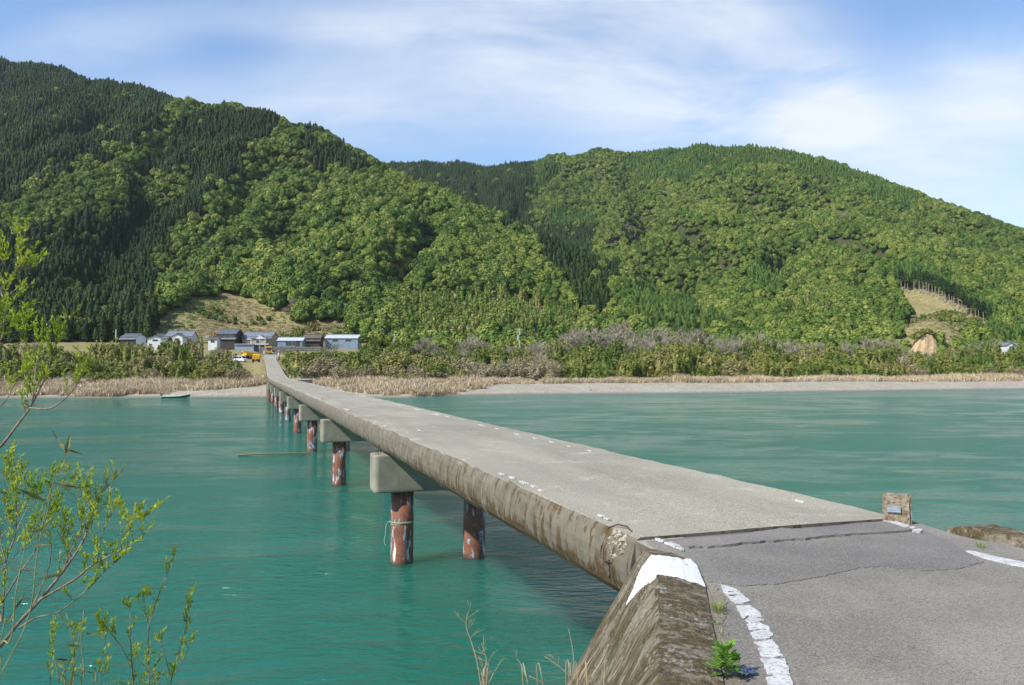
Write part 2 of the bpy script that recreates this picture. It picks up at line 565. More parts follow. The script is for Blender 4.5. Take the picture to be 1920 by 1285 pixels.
def make_ground():
    t = NT('hill_ground')
    p = t.pos()
    z = t.sep(p)[2]
    n = t.noise(0.12, 5, 0.65)
    grass = t.ramp(t.noise(0.35, 5, 0.7), [(0.34, (0.11, 0.135, 0.032)), (0.50, (0.24, 0.20, 0.09)), (0.7, (0.33, 0.25, 0.145))])
    forest = t.mix(t.rng(n, 0.3, 0.7), (0.045, 0.06, 0.02), (0.07, 0.065, 0.03))
    grav = t.mix(t.rng(t.noise(0.25, 4, 0.6), 0.3, 0.7), (0.43, 0.385, 0.30), (0.345, 0.305, 0.235))
    grav = t.mix(t.rng(t.noise(1.6, 4, 0.75), 0.35, 0.6, 0.6, 0), grav, (0.17, 0.155, 0.125))
    grav = t.mix(t.rng(z, 0.45, 0.12), grav, (0.20, 0.175, 0.13))
    zz = t.math('ADD', z, t.math('MULTIPLY', t.math('SUBTRACT', n, 0.5), 1.6))
    col = t.mix(t.rng(zz, 2.2, 2.7), grav, grass)
    col = t.mix(t.rng(z, 72, 85), col, forest)
    return t.fin(col, 0.95, t.bump(t.noise(1.2, 5, 0.7), 0.6, 0.15), 0.15)
MAT['ground'] = make_ground()
MAT['bank'] = simple('bank_soil', (0.13, 0.11, 0.06), (0.07, 0.075, 0.03), 1.5, 0.95, 0.8, bdist=0.05)
MAT['bark'] = simple('bark', (0.16, 0.125, 0.09), (0.09, 0.07, 0.05), 2.0, 0.9, 0.5)
MAT['palebark'] = simple('pale_bark', (0.36, 0.31, 0.25), (0.22, 0.18, 0.14), 2.0, 0.9, 0.3)
MAT['twig'] = simple('grey_twigs', (0.36, 0.32, 0.23), (0.25, 0.22, 0.15), 0.3, 0.9)
MAT['broad'] = foliage('broadleaf_foliage', [(0.1, (0.050, 0.094, 0.014)), (0.4, (0.102, 0.162, 0.024)), (0.62, (0.158, 0.208, 0.034)), (0.9, (0.225, 0.255, 0.052))], 0.012, 0.35)
MAT['conifer'] = foliage('conifer_foliage', [(0.15, (0.012, 0.030, 0.005)), (0.5, (0.023, 0.050, 0.008)), (0.85, (0.046, 0.078, 0.012))], 0.01, 0.6)
MAT['conifer_bright'] = foliage('bright_conifer_foliage', [(0.15, (0.038, 0.085, 0.012)), (0.5, (0.068, 0.125, 0.018)), (0.85, (0.115, 0.165, 0.026))], 0.01, 0.6)  # lighter copy of the conifer colours for cedars on the central and right slopes
MAT['bamboo'] = foliage('bamboo_foliage', [(0.12, (0.10, 0.17, 0.026)), (0.5, (0.175, 0.235, 0.045)), (0.85, (0.29, 0.275, 0.08))], 0.03, 0.9)
MAT['bush'] = foliage('thicket_foliage', [(0.12, (0.080, 0.128, 0.020)), (0.45, (0.150, 0.180, 0.034)), (0.7, (0.215, 0.215, 0.052)), (0.9, (0.285, 0.245, 0.105))], 0.02, 0.9)
MAT['drybrush'] = foliage('dry_brush', [(0.15, (0.20, 0.165, 0.085)), (0.5, (0.29, 0.24, 0.135)), (0.85, (0.38, 0.32, 0.20))], 0.05, 1.2)
MAT['weed'] = foliage('fresh_weed', [(0.2, (0.095, 0.165, 0.030)), (0.8, (0.19, 0.235, 0.055))], 0.1, 1.2)
MAT['reed'] = foliage('dry_reed', [(0.15, (0.44, 0.335, 0.20)), (0.5, (0.54, 0.43, 0.275)), (0.85, (0.62, 0.51, 0.35))], 0.05, 1.5)
MAT['willow_leaf'] = foliage('willow_leaf', [(0.1, (0.30, 0.42, 0.03)), (0.9, (0.48, 0.54, 0.07))], 3.0, 30.0, 0.42, 0.2)
MAT['willow_bark'] = simple('willow_bark', (0.30, 0.24, 0.17), (0.10, 0.075, 0.055), 18, 0.85, 0.4)
MAT['sasa'] = foliage('bamboo_grass_leaf', [(0.1, (0.08, 0.13, 0.03)), (0.9, (0.20, 0.20, 0.07))], 3.0, 20.0, 0.25, 0.2)
MAT['sasa_stem'] = simple('bamboo_grass_stem', (0.36, 0.31, 0.10), (0.22, 0.19, 0.07), 10, 0.7)
MAT['mugwort'] = foliage('mugwort_leaf', [(0.1, (0.10, 0.27, 0.02)), (0.9, (0.19, 0.36, 0.04))], 5.0, 40.0, 0.25, 0.2)
MAT['stalk'] = simple('dry_stalk', (0.56, 0.44, 0.27), (0.36, 0.25, 0.14), 15, 0.85, 0.3)

# ================================================================== terrain
def ridge(pts, k, lower=9.0, r=22.0):
    return ([(P(a, b, Y).x, Y, P(a, b, Y).z - lower) for a, b, Y in pts], k, r)


RIDGES = [
    # long back ridge on the left
    ridge([(-500, 230, 1150), (-250, 150, 1150), (0, 115, 1120), (60, 120, 1110), (110, 130, 1080), (150, 152, 1050)], .70),
    ridge([(150, 155, 1000), (200, 155, 970), (250, 164, 950), (310, 185, 900), (345, 191, 860)], .70),
    # main left hill, its crest falling to the right
    ridge([(345, 190, 850), (440, 188, 850), (500, 212, 830), (560, 236, 810), (640, 277, 780), (735, 317, 740), (800, 345, 710),
           (900, 396, 660), (1000, 444, 600), (1060, 478, 560), (1140, 524, 510), (1250, 570, 450), (1350, 612, 410)], .74),
    # its spurs towards the river
    ridge([(345, 192, 850), (250, 272, 760), (150, 332, 690), (50, 392, 620), (-60, 460, 560), (-200, 540, 500)], .60),
    ridge([(580, 247, 800), (500, 312, 700), (430, 388, 600), (370, 462, 500), (320, 540, 400), (300, 612, 335)], .60),
    ridge([(640, 282, 780), (680, 380, 620), (700, 480, 480), (690, 580, 370), (690, 640, 320)], .5),
    ridge([(860, 385, 690), (900, 470, 560), (930, 560, 430), (930, 625, 350)], .5),
    ridge([(-60, 470, 520), (60, 540, 420), (120, 600, 350), (130, 640, 320)], .55),
    # right hills
    ridge([(600, 330, 1560), (735, 308, 1520), (800, 305, 1500), (860, 308, 1500), (960, 311, 1450), (1000, 308, 1400), (1050, 294, 1380),
           (1130, 284, 1350), (1200, 289, 1330), (1250, 280, 1300), (1310, 272, 1250), (1400, 271, 1200), (1450, 282, 1180),
           (1530, 300, 1150), (1590, 330, 1130), (1660, 359, 1100), (1720, 384, 1080), (1800, 407, 1050), (1870, 430, 1020),
           (1950, 446, 1000), (2100, 490, 950), (2300, 540, 900)], .70, 8.0),
    ridge([(1470, 290, 1170), (1400, 342, 1010), (1300, 402, 880), (1210, 466, 770), (1150, 505, 700), (1110, 545, 640)], .56),
    ridge([(1130, 286, 1340), (1180, 385, 1080), (1140, 450, 950), (1100, 500, 860)], .58),
    ridge([(1530, 302, 1140), (1530, 400, 880), (1540, 490, 680), (1530, 560, 500), (1520, 615, 410)], .5),
    ridge([(1660, 362, 1090), (1680, 440, 850), (1700, 505, 640), (1760, 545, 560), (1860, 600, 470), (1960, 660, 420)], .55),
    ridge([(1400, 300, 1180), (1380, 420, 900), (1400, 520, 640), (1430, 600, 450)], .5),
    ridge([(1820, 412, 1040), (1880, 500, 800), (1990, 560, 640), (2100, 620, 520)], .55),
    ridge([(1720, 607, 400), (1745, 603, 402), (1770, 612, 404)], .9, 0.0, 5.0),
    ridge([(1900, 440, 1500), (1990, 430, 1500), (2200, 420, 1500)], .5),
]
SEGS = []
for pts, k, r in RIDGES:
    for a, b in zip(pts[:-1], pts[1:]):
        SEGS.append((a, b, k, r, k >= .68))

SHORE_PX = [(-900, 748), (0, 747), (500, 745.5), (560, 744), (760, 746.5), (850, 742), (1000, 740), (1300, 738), (1600, 734), (1920, 730), (2700, 722)]
_sx, _sy = [], []
for a, b in SHORE_PX:
    g = PG(a, b, 0.0); _sx.append(g.x); _sy.append(g.y)


def shoreY(x):
    return np.interp(x, _sx, _sy)


RAMP = [(138.0, 4.0, 5.6), (150, 4.12, 5.7), (165, 4.55, 5.9), (180, 5.15, 6.2), (204.2, 6.3, 6.6), (230, 7.3, 7.0), (261.6, 8.6, 7.4),
        (276, 9.9, 7.9), (288, 10.8, 8.4), (300, 11.6, 8.9), (315, 12.4, 9.6)]      # (s, z, o of the centre line)
_rs = [a for a, b, c in RAMP]; _rz = [b for a, b, c in RAMP]; _ro = [c for a, b, c in RAMP]


def terr(x, y, detail=True):
    x = np.asarray(x, float); y = np.asarray(y, float)
    q = y - shoreY(x) + 2.5 * fbm(x, y * 0 + 3.0, 30, 3, 5)
    village = np.interp(x / np.maximum(y, 1), [-0.75, -0.60, -0.20, -0.10], [0.7, 1, 1, 0])
    flatL = np.interp(q, [-30, -8, 0, 4, 17, 26, 45, 70, 95, 120, 150, 400], [-4, -2.0, 0, .6, 2.2, 2.6, 3.6, 5.5, 8.2, 11.6, 13.2, 20])
    flatR = np.interp(q, [-30, -8, 0, 4, 17, 26, 45, 80, 120, 180, 400], [-4, -2.0, 0, .55, 2.2, 2.6, 3.2, 4.2, 5.5, 7.5, 16])
    base = flatL * village + flatR * (1 - village)
    best = np.full(x.shape, -1e3)
    S = 7.0
    acc = np.zeros(x.shape)
    vals = []
    dmain = np.full(x.shape, 1e3)
    for (a, b, k, r, main) in SEGS:
        ax, ay, az = a; bx, by, bz = b
        dx, dy = bx - ax, by - ay
        t = np.clip(((x - ax) * dx + (y - ay) * dy) / (dx * dx + dy * dy), 0, 1)
        d = np.hypot(x - ax - t * dx, y - ay - t * dy)
        if main: dmain = np.minimum(dmain, d)
        v = az + (bz - az) * t - k * (np.sqrt(d * d + r * r) - r)
        best = np.maximum(best, v); vals.append(v)
    for v in vals:
        acc += np.exp(np.minimum((v - best) / S, 0))
    hill = best + S * np.log(acc) - S * 0.55
    if detail:
        amp = np.clip((hill - 22) / 50, 0, 1) * np.clip(dmain / 90, 0.08, 1)
        # side valleys run down the slopes towards the river
        g1 = np.abs(fbm(x, y * 0.45, 120, 3, 21)); g2 = np.abs(fbm(x, y * 0.6, 46, 2, 25))
        hill = hill + amp * (10 * (1 - 5.0 * np.exp(-(g1 / 0.13) ** 2) * .55) + 4 * (1 - 2.2 * np.exp(-(g2 / 0.14) ** 2)) - 6) + 5 * np.clip((hill - 25) / 60, 0, 1) * fbm(x, y, 60, 3, 27)
    # soft union of flats and hills
    d = (hill - base) / 4.0
    out = np.where(d > 30, hill, base + 4.0 * np.log1p(np.exp(np.clip(d, -30, 30))))
    # the ramp is cut / filled into it
    s = -x * SB + y * CB
    o = x * CB + y * SB
    rz = np.interp(s, _rs, _rz); ro = np.interp(s, _rs, _ro)
    do = np.abs(o - ro)
    on = np.clip((s - 178) / 25, 0, 1)
    inside = np.clip((5.5 - do) / 2.5, 0, 1) * (s > 150) * (s < 318)
    out = np.where(inside > 0, out * (1 - inside * on) + (rz - 0.25) * inside * on, out)
    cut = (do < 3.2) & (s > 138) & (s < 318)
    out = np.where(cut, np.minimum(out, rz - 0.12), out)
    # levelled yard left of the ramp where the vehicles are parked
    yard = np.clip((9 - np.abs(s - 252)) / 5, 0, 1) * np.clip((8 - np.abs(o - 0.5)) / 3, 0, 1)
    out = out * (1 - yard) + 7.6 * yard
    return out


NA, NR = 430, 300
az = np.linspace(R_(-46), R_(46), NA)
rr = np.concatenate([np.linspace(118, 215, 92), 215 * np.exp(np.linspace(0, math.log(1750 / 215), NR - 91))[1:]])
NR = len(rr)
AZ, RR = np.meshgrid(az, rr, indexing='ij')
GX, GY = RR * np.sin(AZ), RR * np.cos(AZ)
GZ = terr(GX, GY)
idx = np.arange(NA * NR).reshape(NA, NR)
quads = np.stack([idx[:-1, :-1], idx[1:, :-1], idx[1:, 1:], idx[:-1, 1:]], -1).reshape(-1, 4)[:, ::-1]
me = bpy.data.meshes.new('hills')
me.vertices.add(NA * NR)
me.vertices.foreach_set('co', np.stack([GX, GY, GZ], -1).reshape(-1).astype(np.float32))
me.loops.add(quads.size); me.loops.foreach_set('vertex_index', quads.reshape(-1).astype(np.int32))
me.polygons.add(len(quads))
me.polygons.foreach_set('loop_start', np.arange(0, quads.size, 4, dtype=np.int32))
me.polygons.foreach_set('loop_total', np.full(len(quads), 4, dtype=np.int32))
me.polygons.foreach_set('use_smooth', np.ones(len(quads), dtype=bool))
me.update(calc_edges=True)
me.materials.append(MAT['ground'])
hills = bpy.data.objects.new('hills', me); COL.objects.link(hills)
tag(hills, 'far gravel shore and ground rising into two steep hills', kind='structure')

# horizon table for deciding what the hills hide
ELEV = (GZ - CAMZ) / RR
PREF = np.maximum.accumulate(ELEV, axis=1)


def visible(x, y, z, h):
    r = np.hypot(x, y); a = np.arctan2(x, y)
    ia = np.clip(((a - az[0]) / (az[1] - az[0])).astype(int), 0, NA - 1)
    ir = np.clip(np.searchsorted(rr, r * 0.985) - 1, 0, NR - 1)
    return ((z + h - CAMZ) / r > PREF[ia, ir] - 0.014) & (np.abs(a) < R_(40))


# river surface
river = mesh_obj('river', [(-1600, -60, 0), (1600, -60, 0), (1600, 420, 0), (-1600, 420, 0)], [(0, 1, 2, 3)], MAT['water'])
tag(river, 'green river with ruffled surface under the low bridge', kind='structure')


# near bank
def near_z(x, y):
    ye = np.interp(x, [-60, 0, 0.6, 1.3, 4.5, 5.2, 6.2, 10, 22, 60], [.2, .2, .2, 6.4, 8.2, 8.0, 7.3, 6.2, 5.4, 5])
    top = np.interp(x, [-60, -0.5, 0.4, 1.5, 4.4, 5.3, 60], [3.9, 3.9, 3.6, 2.9, 2.9, 3.85, 3.85])
    return top - 0.62 * np.maximum(0, y - ye) + 0.25 * fbm(x, y, 2.5, 3, 3) * np.clip((y - ye), 0, 1)


nx, ny = np.linspace(-60, 60, 161), np.linspace(-45, 16, 91)
XX, YY = np.meshgrid(nx, ny, indexing='ij')
ZZ = near_z(XX, YY)
nv = np.stack([XX, YY, np.maximum(ZZ, -3)], -1).reshape(-1, 3)
ii = np.arange(161 * 91).reshape(161, 91)
nf = np.stack([ii[:-1, :-1], ii[1:, :-1], ii[1:, 1:], ii[:-1, 1:]], -1).reshape(-1, 4)
ground = mesh_obj('ground', nv, nf, MAT['bank'], None, True)
tag(ground, 'steep earth bank falling from the road to the river', kind='structure')

# ================================================================== bridge
S0, O0 = 7.25, 5.6
bx0, by0 = bridge_xy(O0, S0)
bridge = empty('bridge', (bx0, by0, 0), BA)
tag(bridge, 'low concrete bridge without railings crossing the green river on rusty steel piles', 'bridge')


def bl(o, s, z):
    return (o - O0, s - S0, z)


PIERS = [23.2 + 16.4 * i for i in range(8)]
HW = 1.71                                       # half width of the deck
side = [(0, 0), (.025, .012), (.06, .05), (.10, .14), (.125, .26), (.13, .38), (.115, .50), (.08, .60), (.02, .68), (-.08, .735), (-.25, .75)]
prof = []
for d, dz in side: prof.append((-(HW + d), -dz))
prof = prof[::-1]                               # soffit left -> top left
topx = [-1.45, -1.2, -0.8, -0.4, 0, 0.4, 0.8, 1.2, 1.45]
prof += [(t, 0.012 * (1 - abs(t) / 1.7)) for t in topx]
for d, dz in side: prof.append((HW + d, -dz))
prof += [(1.0, -0.75), (-1.0, -0.75)]
prof = np.array(prof)
NP = len(prof)
ends = [S0] + PIERS
for a, b in zip(ends[:-1], ends[1:]):
    n = 44 if a < 40 else 20
    ss = np.linspace(a + 0.012, b - 0.012, n)
    vs = []
    rough = 0.012 if a < 40 else 0.02
    sgn = np.sign(prof[:, 0])
    J = np.arange(NP) * 0.9 + np.where(prof[:, 0] > 0, 50, 0)
    DN = fbm(np.repeat(ss[:, None] * 2.2, NP, 1), np.repeat(J[None, :], n, 0), 1.0, 3, 40) * rough * 2
    DO = vnoise(np.repeat(ss[:, None] * 1.1, NP, 1), np.repeat(np.where(prof[:, 0] > 0, 7.0, 3.0)[None, :], n, 0), 9) * 0.03
    edge = np.where(np.abs(prof[:, 0]) > 1.5, 1.0, 0.15)
    DN = DN * edge; DO = DO * edge * sgn
    VX = prof[:, 0] + DO + np.where(np.abs(prof[:, 0]) > 1.55, sgn * DN, 0)
    VZ = 4.0 + prof[:, 1] + np.where(np.abs(prof[:, 0]) <= 1.72, DN, 0)
    vs = np.stack([VX, np.repeat(ss[:, None] - S0, NP, 1), VZ], -1).reshape(-1, 3)
    fs = []
    for i in range(n - 1):
        for j in range(NP):
            k = (j + 1) % NP
            fs.append((i * NP + j, i * NP + k, (i + 1) * NP + k, (i + 1) * NP + j))
    fs.append(tuple(range(NP))[::-1]); fs.append(tuple((n - 1) * NP + j for j in range(NP)))
    mesh_obj('deck_span', vs, fs, MAT['deck'], bridge, False)

# mortar rings where the edge beams were cast against each other
ring_proto = None
left_side = [(-(HW + d + 0.010), -dz) for d, dz in side[1:]]
for a, b in zip(ends[:-1], ends[1:]):
    for fr in (0.333, 0.667, 0.995):
        s = a + (b - a) * fr
        w = random.uniform(0.008, 0.018)
        v, f = [], []
        for j, (o, z) in enumerate(left_side):
            wob = random.uniform(-.012, .012)
            zz_ = -0.75 if j == len(left_side) - 1 else z
            v += [(o, s - S0 - w + wob, 4 + zz_), (o, s - S0 + w + wob, 4 + zz_)]
            if j: f.append((2 * j - 2, 2 * j - 1, 2 * j + 1, 2 * j))
        m_ = len(v)
        v += [(p[0] + 0.05, p[1], p[2]) for p in v]
        for j in range(len(left_side) - 1):
            f.append((2 * j, 2 * j + 2, m_ + 2 * j + 2, m_ + 2 * j)); f.append((2 * j + 1, m_ + 2 * j + 1, m_ + 2 * j + 3, 2 * j + 3))
        mesh_obj('joint_seal', v, f, MAT['mortar'], bridge)

# piers: cap with rounded ends, two steel piles each
cap_poly = []
for (cx_, cy_, a0) in ((-1.90, .33, 90), (-1.90, -.33, 180), (1.90, -.33, 270), (1.90, .33, 0)):
    for k in range(6):
        t = R_(a0 + 90 * k / 5); cap_poly.append((cx_ + .14 * math.cos(t), cy_ + .14 * math.sin(t)))
mb = MB()
nn = len(cap_poly)
lev = [(2.13, .955), (2.17, 0.99), (2.22, 1.0), (3.17, 1.0), (3.20, .992), (3.225, .97)]
for z, sc in lev:
    mb.v += [(p[0] * (1 - (1 - sc) * 0.3), p[1] * sc, z) for p in cap_poly]
for i in range(len(lev) - 1):
    for j in range(nn):
        k = (j + 1) % nn
        mb.f.append((i * nn + j, i * nn + k, (i + 1) * nn + k, (i + 1) * nn + j))
mb.f.append(tuple(range(nn))[::-1]); mb.f.append(tuple((len(lev) - 1) * nn + j for j in range(nn)))
cap0 = mb.build('pier_cap', MAT['cap'], bridge)
mp = MB(); mp.tube([(0, 0, -3), (0, 0, 0.0), (0, 0, 1.0), (0, 0, 2.15)], 0.335, 0.335, 28)
pile0 = mp.build('pile', MAT['pile'], None, True)
collar = MB(); collar.tube([(0, 0, 2.06), (0, 0, 2.14)], 0.345, 0.345, 28)
for i, s in enumerate(PIERS):
    c = cap0 if i == 0 else cap0.copy()
    if i: COL.objects.link(c)
    c.parent = bridge
    c.location = (0, s - S0, 0)
    for j, o in enumerate((-1.13, 1.10)):
        p = pile0 if (i == 0 and j == 0) else pile0.copy()
        if not (i == 0 and j == 0): COL.objects.link(p)
        p.parent = c
        p.location = (o, 0, 0)
        p.rotation_euler = (0, 0, random.uniform(0, 6))

# abutment block under the near end
mb = MB(); mb.box(-1.75, 1.8, -0.75, 0.28, -1.5, 3.235)
mb.box(-1.9, 1.9, -0.5, 0.55, -1.5, 2.3)
mb.build('abutment', MAT['wall'], bridge)


def ragged(cx, cy, rx, ry, n, rng, jag=0.25):
    pts = []
    for k in range(n):
        t = 2 * math.pi * k / n
        c, s = math.cos(t), math.sin(t)
        q = 1.0 / max(abs(c), abs(s)) ** 0.8
        r = q * (1 + rng.uniform(-jag, jag * 0.4))
        pts.append((cx + rx * c * r, cy + ry * s * r))
    return pts


def plate(name, pts, z0, z1, m, parent):
    n = len(pts)
    v = [(p[0], p[1], z1) for p in pts] + [(p[0], p[1], z0) for p in pts]
    f = [tuple(range(n))] + [(i, n + i, n + (i + 1) % n, (i + 1) % n) for i in range(n)]
    if sum(pts[i][0] * pts[(i + 1) % n][1] - pts[(i + 1) % n][0] * pts[i][1] for i in range(n)) < 0:
        v = [(p[0], p[1], z1) for p in pts[::-1]] + [(p[0], p[1], z0) for p in pts[::-1]]
    return mesh_obj(name, v, f, m, parent)


# worn white edge dashes: pixel places read from the photograph, laid on the deck
pr = random.Random(3)
dash_px = [(870, 863, 14, 3), (940, 889, 16, 4), (960, 896, 22, 5), (981, 905, 22, 5), (1000, 912, 16, 4), (1014, 920, 12, 4), (1126, 967, 12, 4), (1139, 973, 12, 4),
           (1236, 1013, 22, 6), (1262, 1022, 40, 10), (1274, 1028, 20, 7),
           (650, 768, 16, 3), (700, 792, 6, 2), (722, 799, 6, 2), (786, 807, 8, 2), (765, 811, 4, 1.5),
           (748, 760, 8, 2), (782, 768, 12, 2.5), (820, 777, 18, 3), (838, 781, 8, 2), (902, 797, 14, 2.5), (932, 804, 5, 2), (968, 814, 12, 2.5), (1002, 822, 5, 2),
           (1034, 829, 9, 2.5), (1066, 837, 7, 2), (1104, 845, 5, 2), (1500, 940, 7, 4)]
for (a, b, w, h) in dash_px:
    g = PG(a, b, 4.01)
    w_ = w / F * g.y * 0.5
    dy = abs(PG(a, b - h / 2, 4.01).y - PG(a, b + h / 2, 4.01).y) * 0.5
    o, s = g.x * CB + g.y * SB, -g.x * SB + g.y * CB
    if abs(o - O0) > 1.66: o = O0 + math.copysign(1.60, o - O0)
    w_, dy = max(0.02, w_ * 0.40), max(0.04, dy * .8 + w_ * 0.22)
    plate('edge_marking', [(p[0] - O0, p[1] - S0) for p in ragged(o, s, w_, dy, 16, pr, 0.35)], 4.0, 4.019, MAT['paint'], bridge)
for sd in (-1, 1):                                # the far run of dashes along both edges
    s = 46.0 if sd < 0 else 50.0
    while s < 137:
        L = pr.uniform(0.4, 1.7)
        o = O0 + sd * (1.60 - pr.uniform(0, .06))
        if pr.random() < 0.6:
            plate('edge_marking', [(p[0] - O0, p[1] - S0) for p in ragged(o, s, 0.035, L / 2, 12, pr, 0.35)], 4.0, 4.022, MAT['paint'], bridge)
        s += L + pr.uniform(0.25, 1.6)

# broken corner with bent reinforcing bars at the near end of the left edge
rb = random.Random(5)
mb = MB()
for k in range(170):
    u, w = rb.uniform(-1, 1), rb.uniform(-1, 1)
    if u * u + w * w > 1: continue
    c = Vector((-HW - 0.02 - 0.035 * rb.random() - 0.075 * (1 - w) * .5, 0.40 + 0.22 * u, 3.85 + 0.15 * w))
    r = rb.uniform(0.018, 0.04)
    vs = [c + Vector((rb.uniform(.7, 1.2) * r * x, rb.uniform(.7, 1.2) * r * y, rb.uniform(.7, 1.2) * r * z)) for x, y, z in
          ((1, 0, 0), (-1, 0, 0), (0, 1, 0), (0, -1, 0), (0, 0, 1), (0, 0, -1))]
    mb.add(vs, [(0, 2, 4), (2, 1, 4), (1, 3, 4), (3, 0, 4), (2, 0, 5), (1, 2, 5), (3, 1, 5), (0, 3, 5)])
bk = mb.build('broken_aggregate', MAT['rubble'], bridge); bk['kind'] = 'stuff'
bk['label'] = 'crumbled patch of exposed aggregate at the deck corner'
MAT['rebar'] = simple('rusty_bar', (0.13, 0.06, 0.04), (0.05, 0.035, 0.03), 20, 0.7)
arc = [(-HW - 0.10, 0.66, 3.86), (-HW - 0.05, 0.68, 3.98), (-HW + 0.02, 0.58, 4.03), (-HW + 0.06, 0.44, 4.03), (-HW + 0.04, 0.28, 4.0), (-HW - .06, 0.24, 3.90)]
MB().tube(arc, 0.009, 0.009, 6).build('reinforcing_bar', MAT['rebar'], bridge, True)
arc = [(-HW - 0.15, 0.64, 3.80), (-HW - 0.19, 0.60, 3.70), (-HW - 0.17, 0.50, 3.66), (-HW - 0.17, 0.42, 3.69), (-HW - .17, 0.40, 3.58), (-HW - .16, 0.42, 3.5)]
MB().tube(arc, 0.009, 0.009, 6).build('reinforcing_bar', MAT['rebar'], bridge, True)

# far ramp rising from the bridge to the village
mb = MB(); v = []; f = []
RH = 1.85
for i, (s, z, o) in enumerate(RAMP):
    hw = 1.71 + (0.25 if s > 230 else 0)
    v += [bl(o - hw - .12, s, -1.0), bl(o - hw - .02, s, z - .0), bl(o, s, z + .02), bl(o + hw + .02, s, z), bl(o + hw + .12, s, -1.0)]
for i in range(len(RAMP) - 1):
    for j in range(4):
        f.append((i * 5 + j, i * 5 + j + 1, i * 5 + j + 6, i * 5 + j + 5))
f.append((4, 3, 2, 1, 0))
ramp = mesh_obj('ramp', v, f, MAT['deck'])
ramp.location = (bx0, by0, 0.0); ramp.rotation_euler = (0, 0, BA)
tag(ramp, 'concrete ramp climbing from the bridge up to the village', kind='structure')
lay = MB(); lay.box(*[c for c in (1.75, 4.6)], 138.2 - S0 - 9, 138.2 - S0 + 3, 3.3, 3.93)
lay.build('passing_place', MAT['deck'], bridge)
s = 139.0
while s < 262:
    L = pr.uniform(0.8, 2.6)
    for sd in (-1, 1):
        if pr.random() < (0.5 if sd < 0 else 0.85):
            zz_ = np.interp([s - L / 2, s + L / 2], _rs, _rz) + 0.012; oo = np.interp([s - L / 2, s + L / 2], _rs, _ro)
            w = 0.07
            mesh_obj('edge_marking', [bl(oo[0] + sd * 1.6 - w, s - L / 2, zz_[0]), bl(oo[0] + sd * 1.6 + w, s - L / 2, zz_[0]),
                                      bl(oo[1] + sd * 1.6 + w, s + L / 2, zz_[1]), bl(oo[1] + sd * 1.6 - w, s + L / 2, zz_[1])], [(0, 1, 2, 3)], MAT['paint'], ramp)
    s += L + pr.uniform(0.3, 1.6)

# ================================================================== near road, wing wall, kerb
Lp = [(1.36, 8.12), (1.45, 6.99), (1.40, 6.12), (1.18, 5.06), (1.00, 4.16), (.73, 2.5), (.33, 0), (-.3, -4), (-1.0, -9)]
Rp = [(4.575, 9.22), (4.70, 8.25), (5.05, 7.55), (5.8, 6.8), (7.5, 6.0), (10, 5.6), (14, 5.2), (18, 5.0), (26, 4.8)]


def resample(pl, n):
    pl = np.array(pl); d = np.r_[0, np.cumsum(np.hypot(*np.diff(pl, axis=0).T))]
    t = np.linspace(0, 1, len(pl))
    tt = np.linspace(0, 1, n)
    return np.stack([np.interp(tt, t, pl[:, 0]), np.interp(tt, t, pl[:, 1])], -1)


n1, n2 = 49, 26
LL, RRr = resample(Lp, n1), resample(Rp, n1)
v, f = [], []
for i in range(n1):
    for j in range(n2):
        u = j / (n2 - 1)
        p = LL[i] * (1 - u) + RRr[i] * u
        sag = 0.006 * float(fbm(np.array([p[0]]), np.array([p[1]]), 1.6, 3, 77)[0])
        if i == 0: p = p + np.array([SB, -CB]) * 0.03
        v.append((p[0], p[1], 3.995 + sag - (0.012 if i == 0 else 0)))
for i in range(n1 - 1):
    for j in range(n2 - 1):
        f.append((i * n2 + j, (i + 1) * n2 + j, (i + 1) * n2 + j + 1, i * n2 + j + 1))
m_ = len(v)
v += [(p[0], p[1], 3.2) for p in (v[j] for j in range(n2))]
for j in range(n2 - 1): f.append((j, j + 1, m_ + j + 1, m_ + j))
road = mesh_obj('road', v, f, MAT['asphalt'], None, True)
tag(road, 'grey asphalt approach road at the near end of the bridge', kind='structure')


def px_poly(pts, z, sx=1280, sy=880, sc=3.0, jit=0.0, sub=3, seed=1):
    rr_ = random.Random(seed); out = []
    n = len(pts)
    for i in range(n):
        a, b = pts[i], pts[(i + 1) % n]
        for k in range(sub):
            t = k / sub
            g = PG(sx + (a[0] + (b[0] - a[0]) * t) / sc, sy + (a[1] + (b[1] - a[1]) * t) / sc, z)
            out.append((g.x + rr_.uniform(-jit, jit), g.y + rr_.uniform(-jit, jit)))
    return out


pt = [(20, 468), (300, 440), (900, 384), (1380, 352), (1500, 400), (1690, 520), (1550, 560), (1350, 570), (1150, 545), (1000, 552), (800, 600), (560, 640), (330, 655), (150, 630), (60, 560)]
plate('asphalt_patch', px_poly(pt, 4.001, jit=0.014, sub=8), 3.95, 4.001, MAT['patch'], road)
# overlay strip lying on the end of the deck
pt = [(20, 432), (180, 430), (400, 405), (640, 390), (900, 365), (1290, 338), (1340, 345), (1270, 310), (1130, 292), (960, 305), (830, 320), (620, 335), (560, 328), (420, 350), (330, 370), (160, 390), (20, 405)]
plate('asphalt_patch', px_poly(pt, 4.02, jit=0.02, sub=7, seed=2), 3.99, 4.02, MAT['patch2'], road)

MAT['dust'] = make_asphalt('sandy_dust', (0.30, 0.245, 0.165), (0.23, 0.19, 0.13))
pt = [(1355, 350), (1400, 345), (1440, 360), (1480, 400), (1500, 450), (1510, 520), (1500, 560), (1530, 640), (1560, 740), (1600, 840), (1640, 960), (1490, 960), (1480, 800), (1450, 620), (1420, 500), (1385, 420)]
plate('dirt_strip', px_poly(pt, 4.0, 860, 980, 3.0, .02, 6, 12), 3.96, 4.0, MAT['dust'], road)
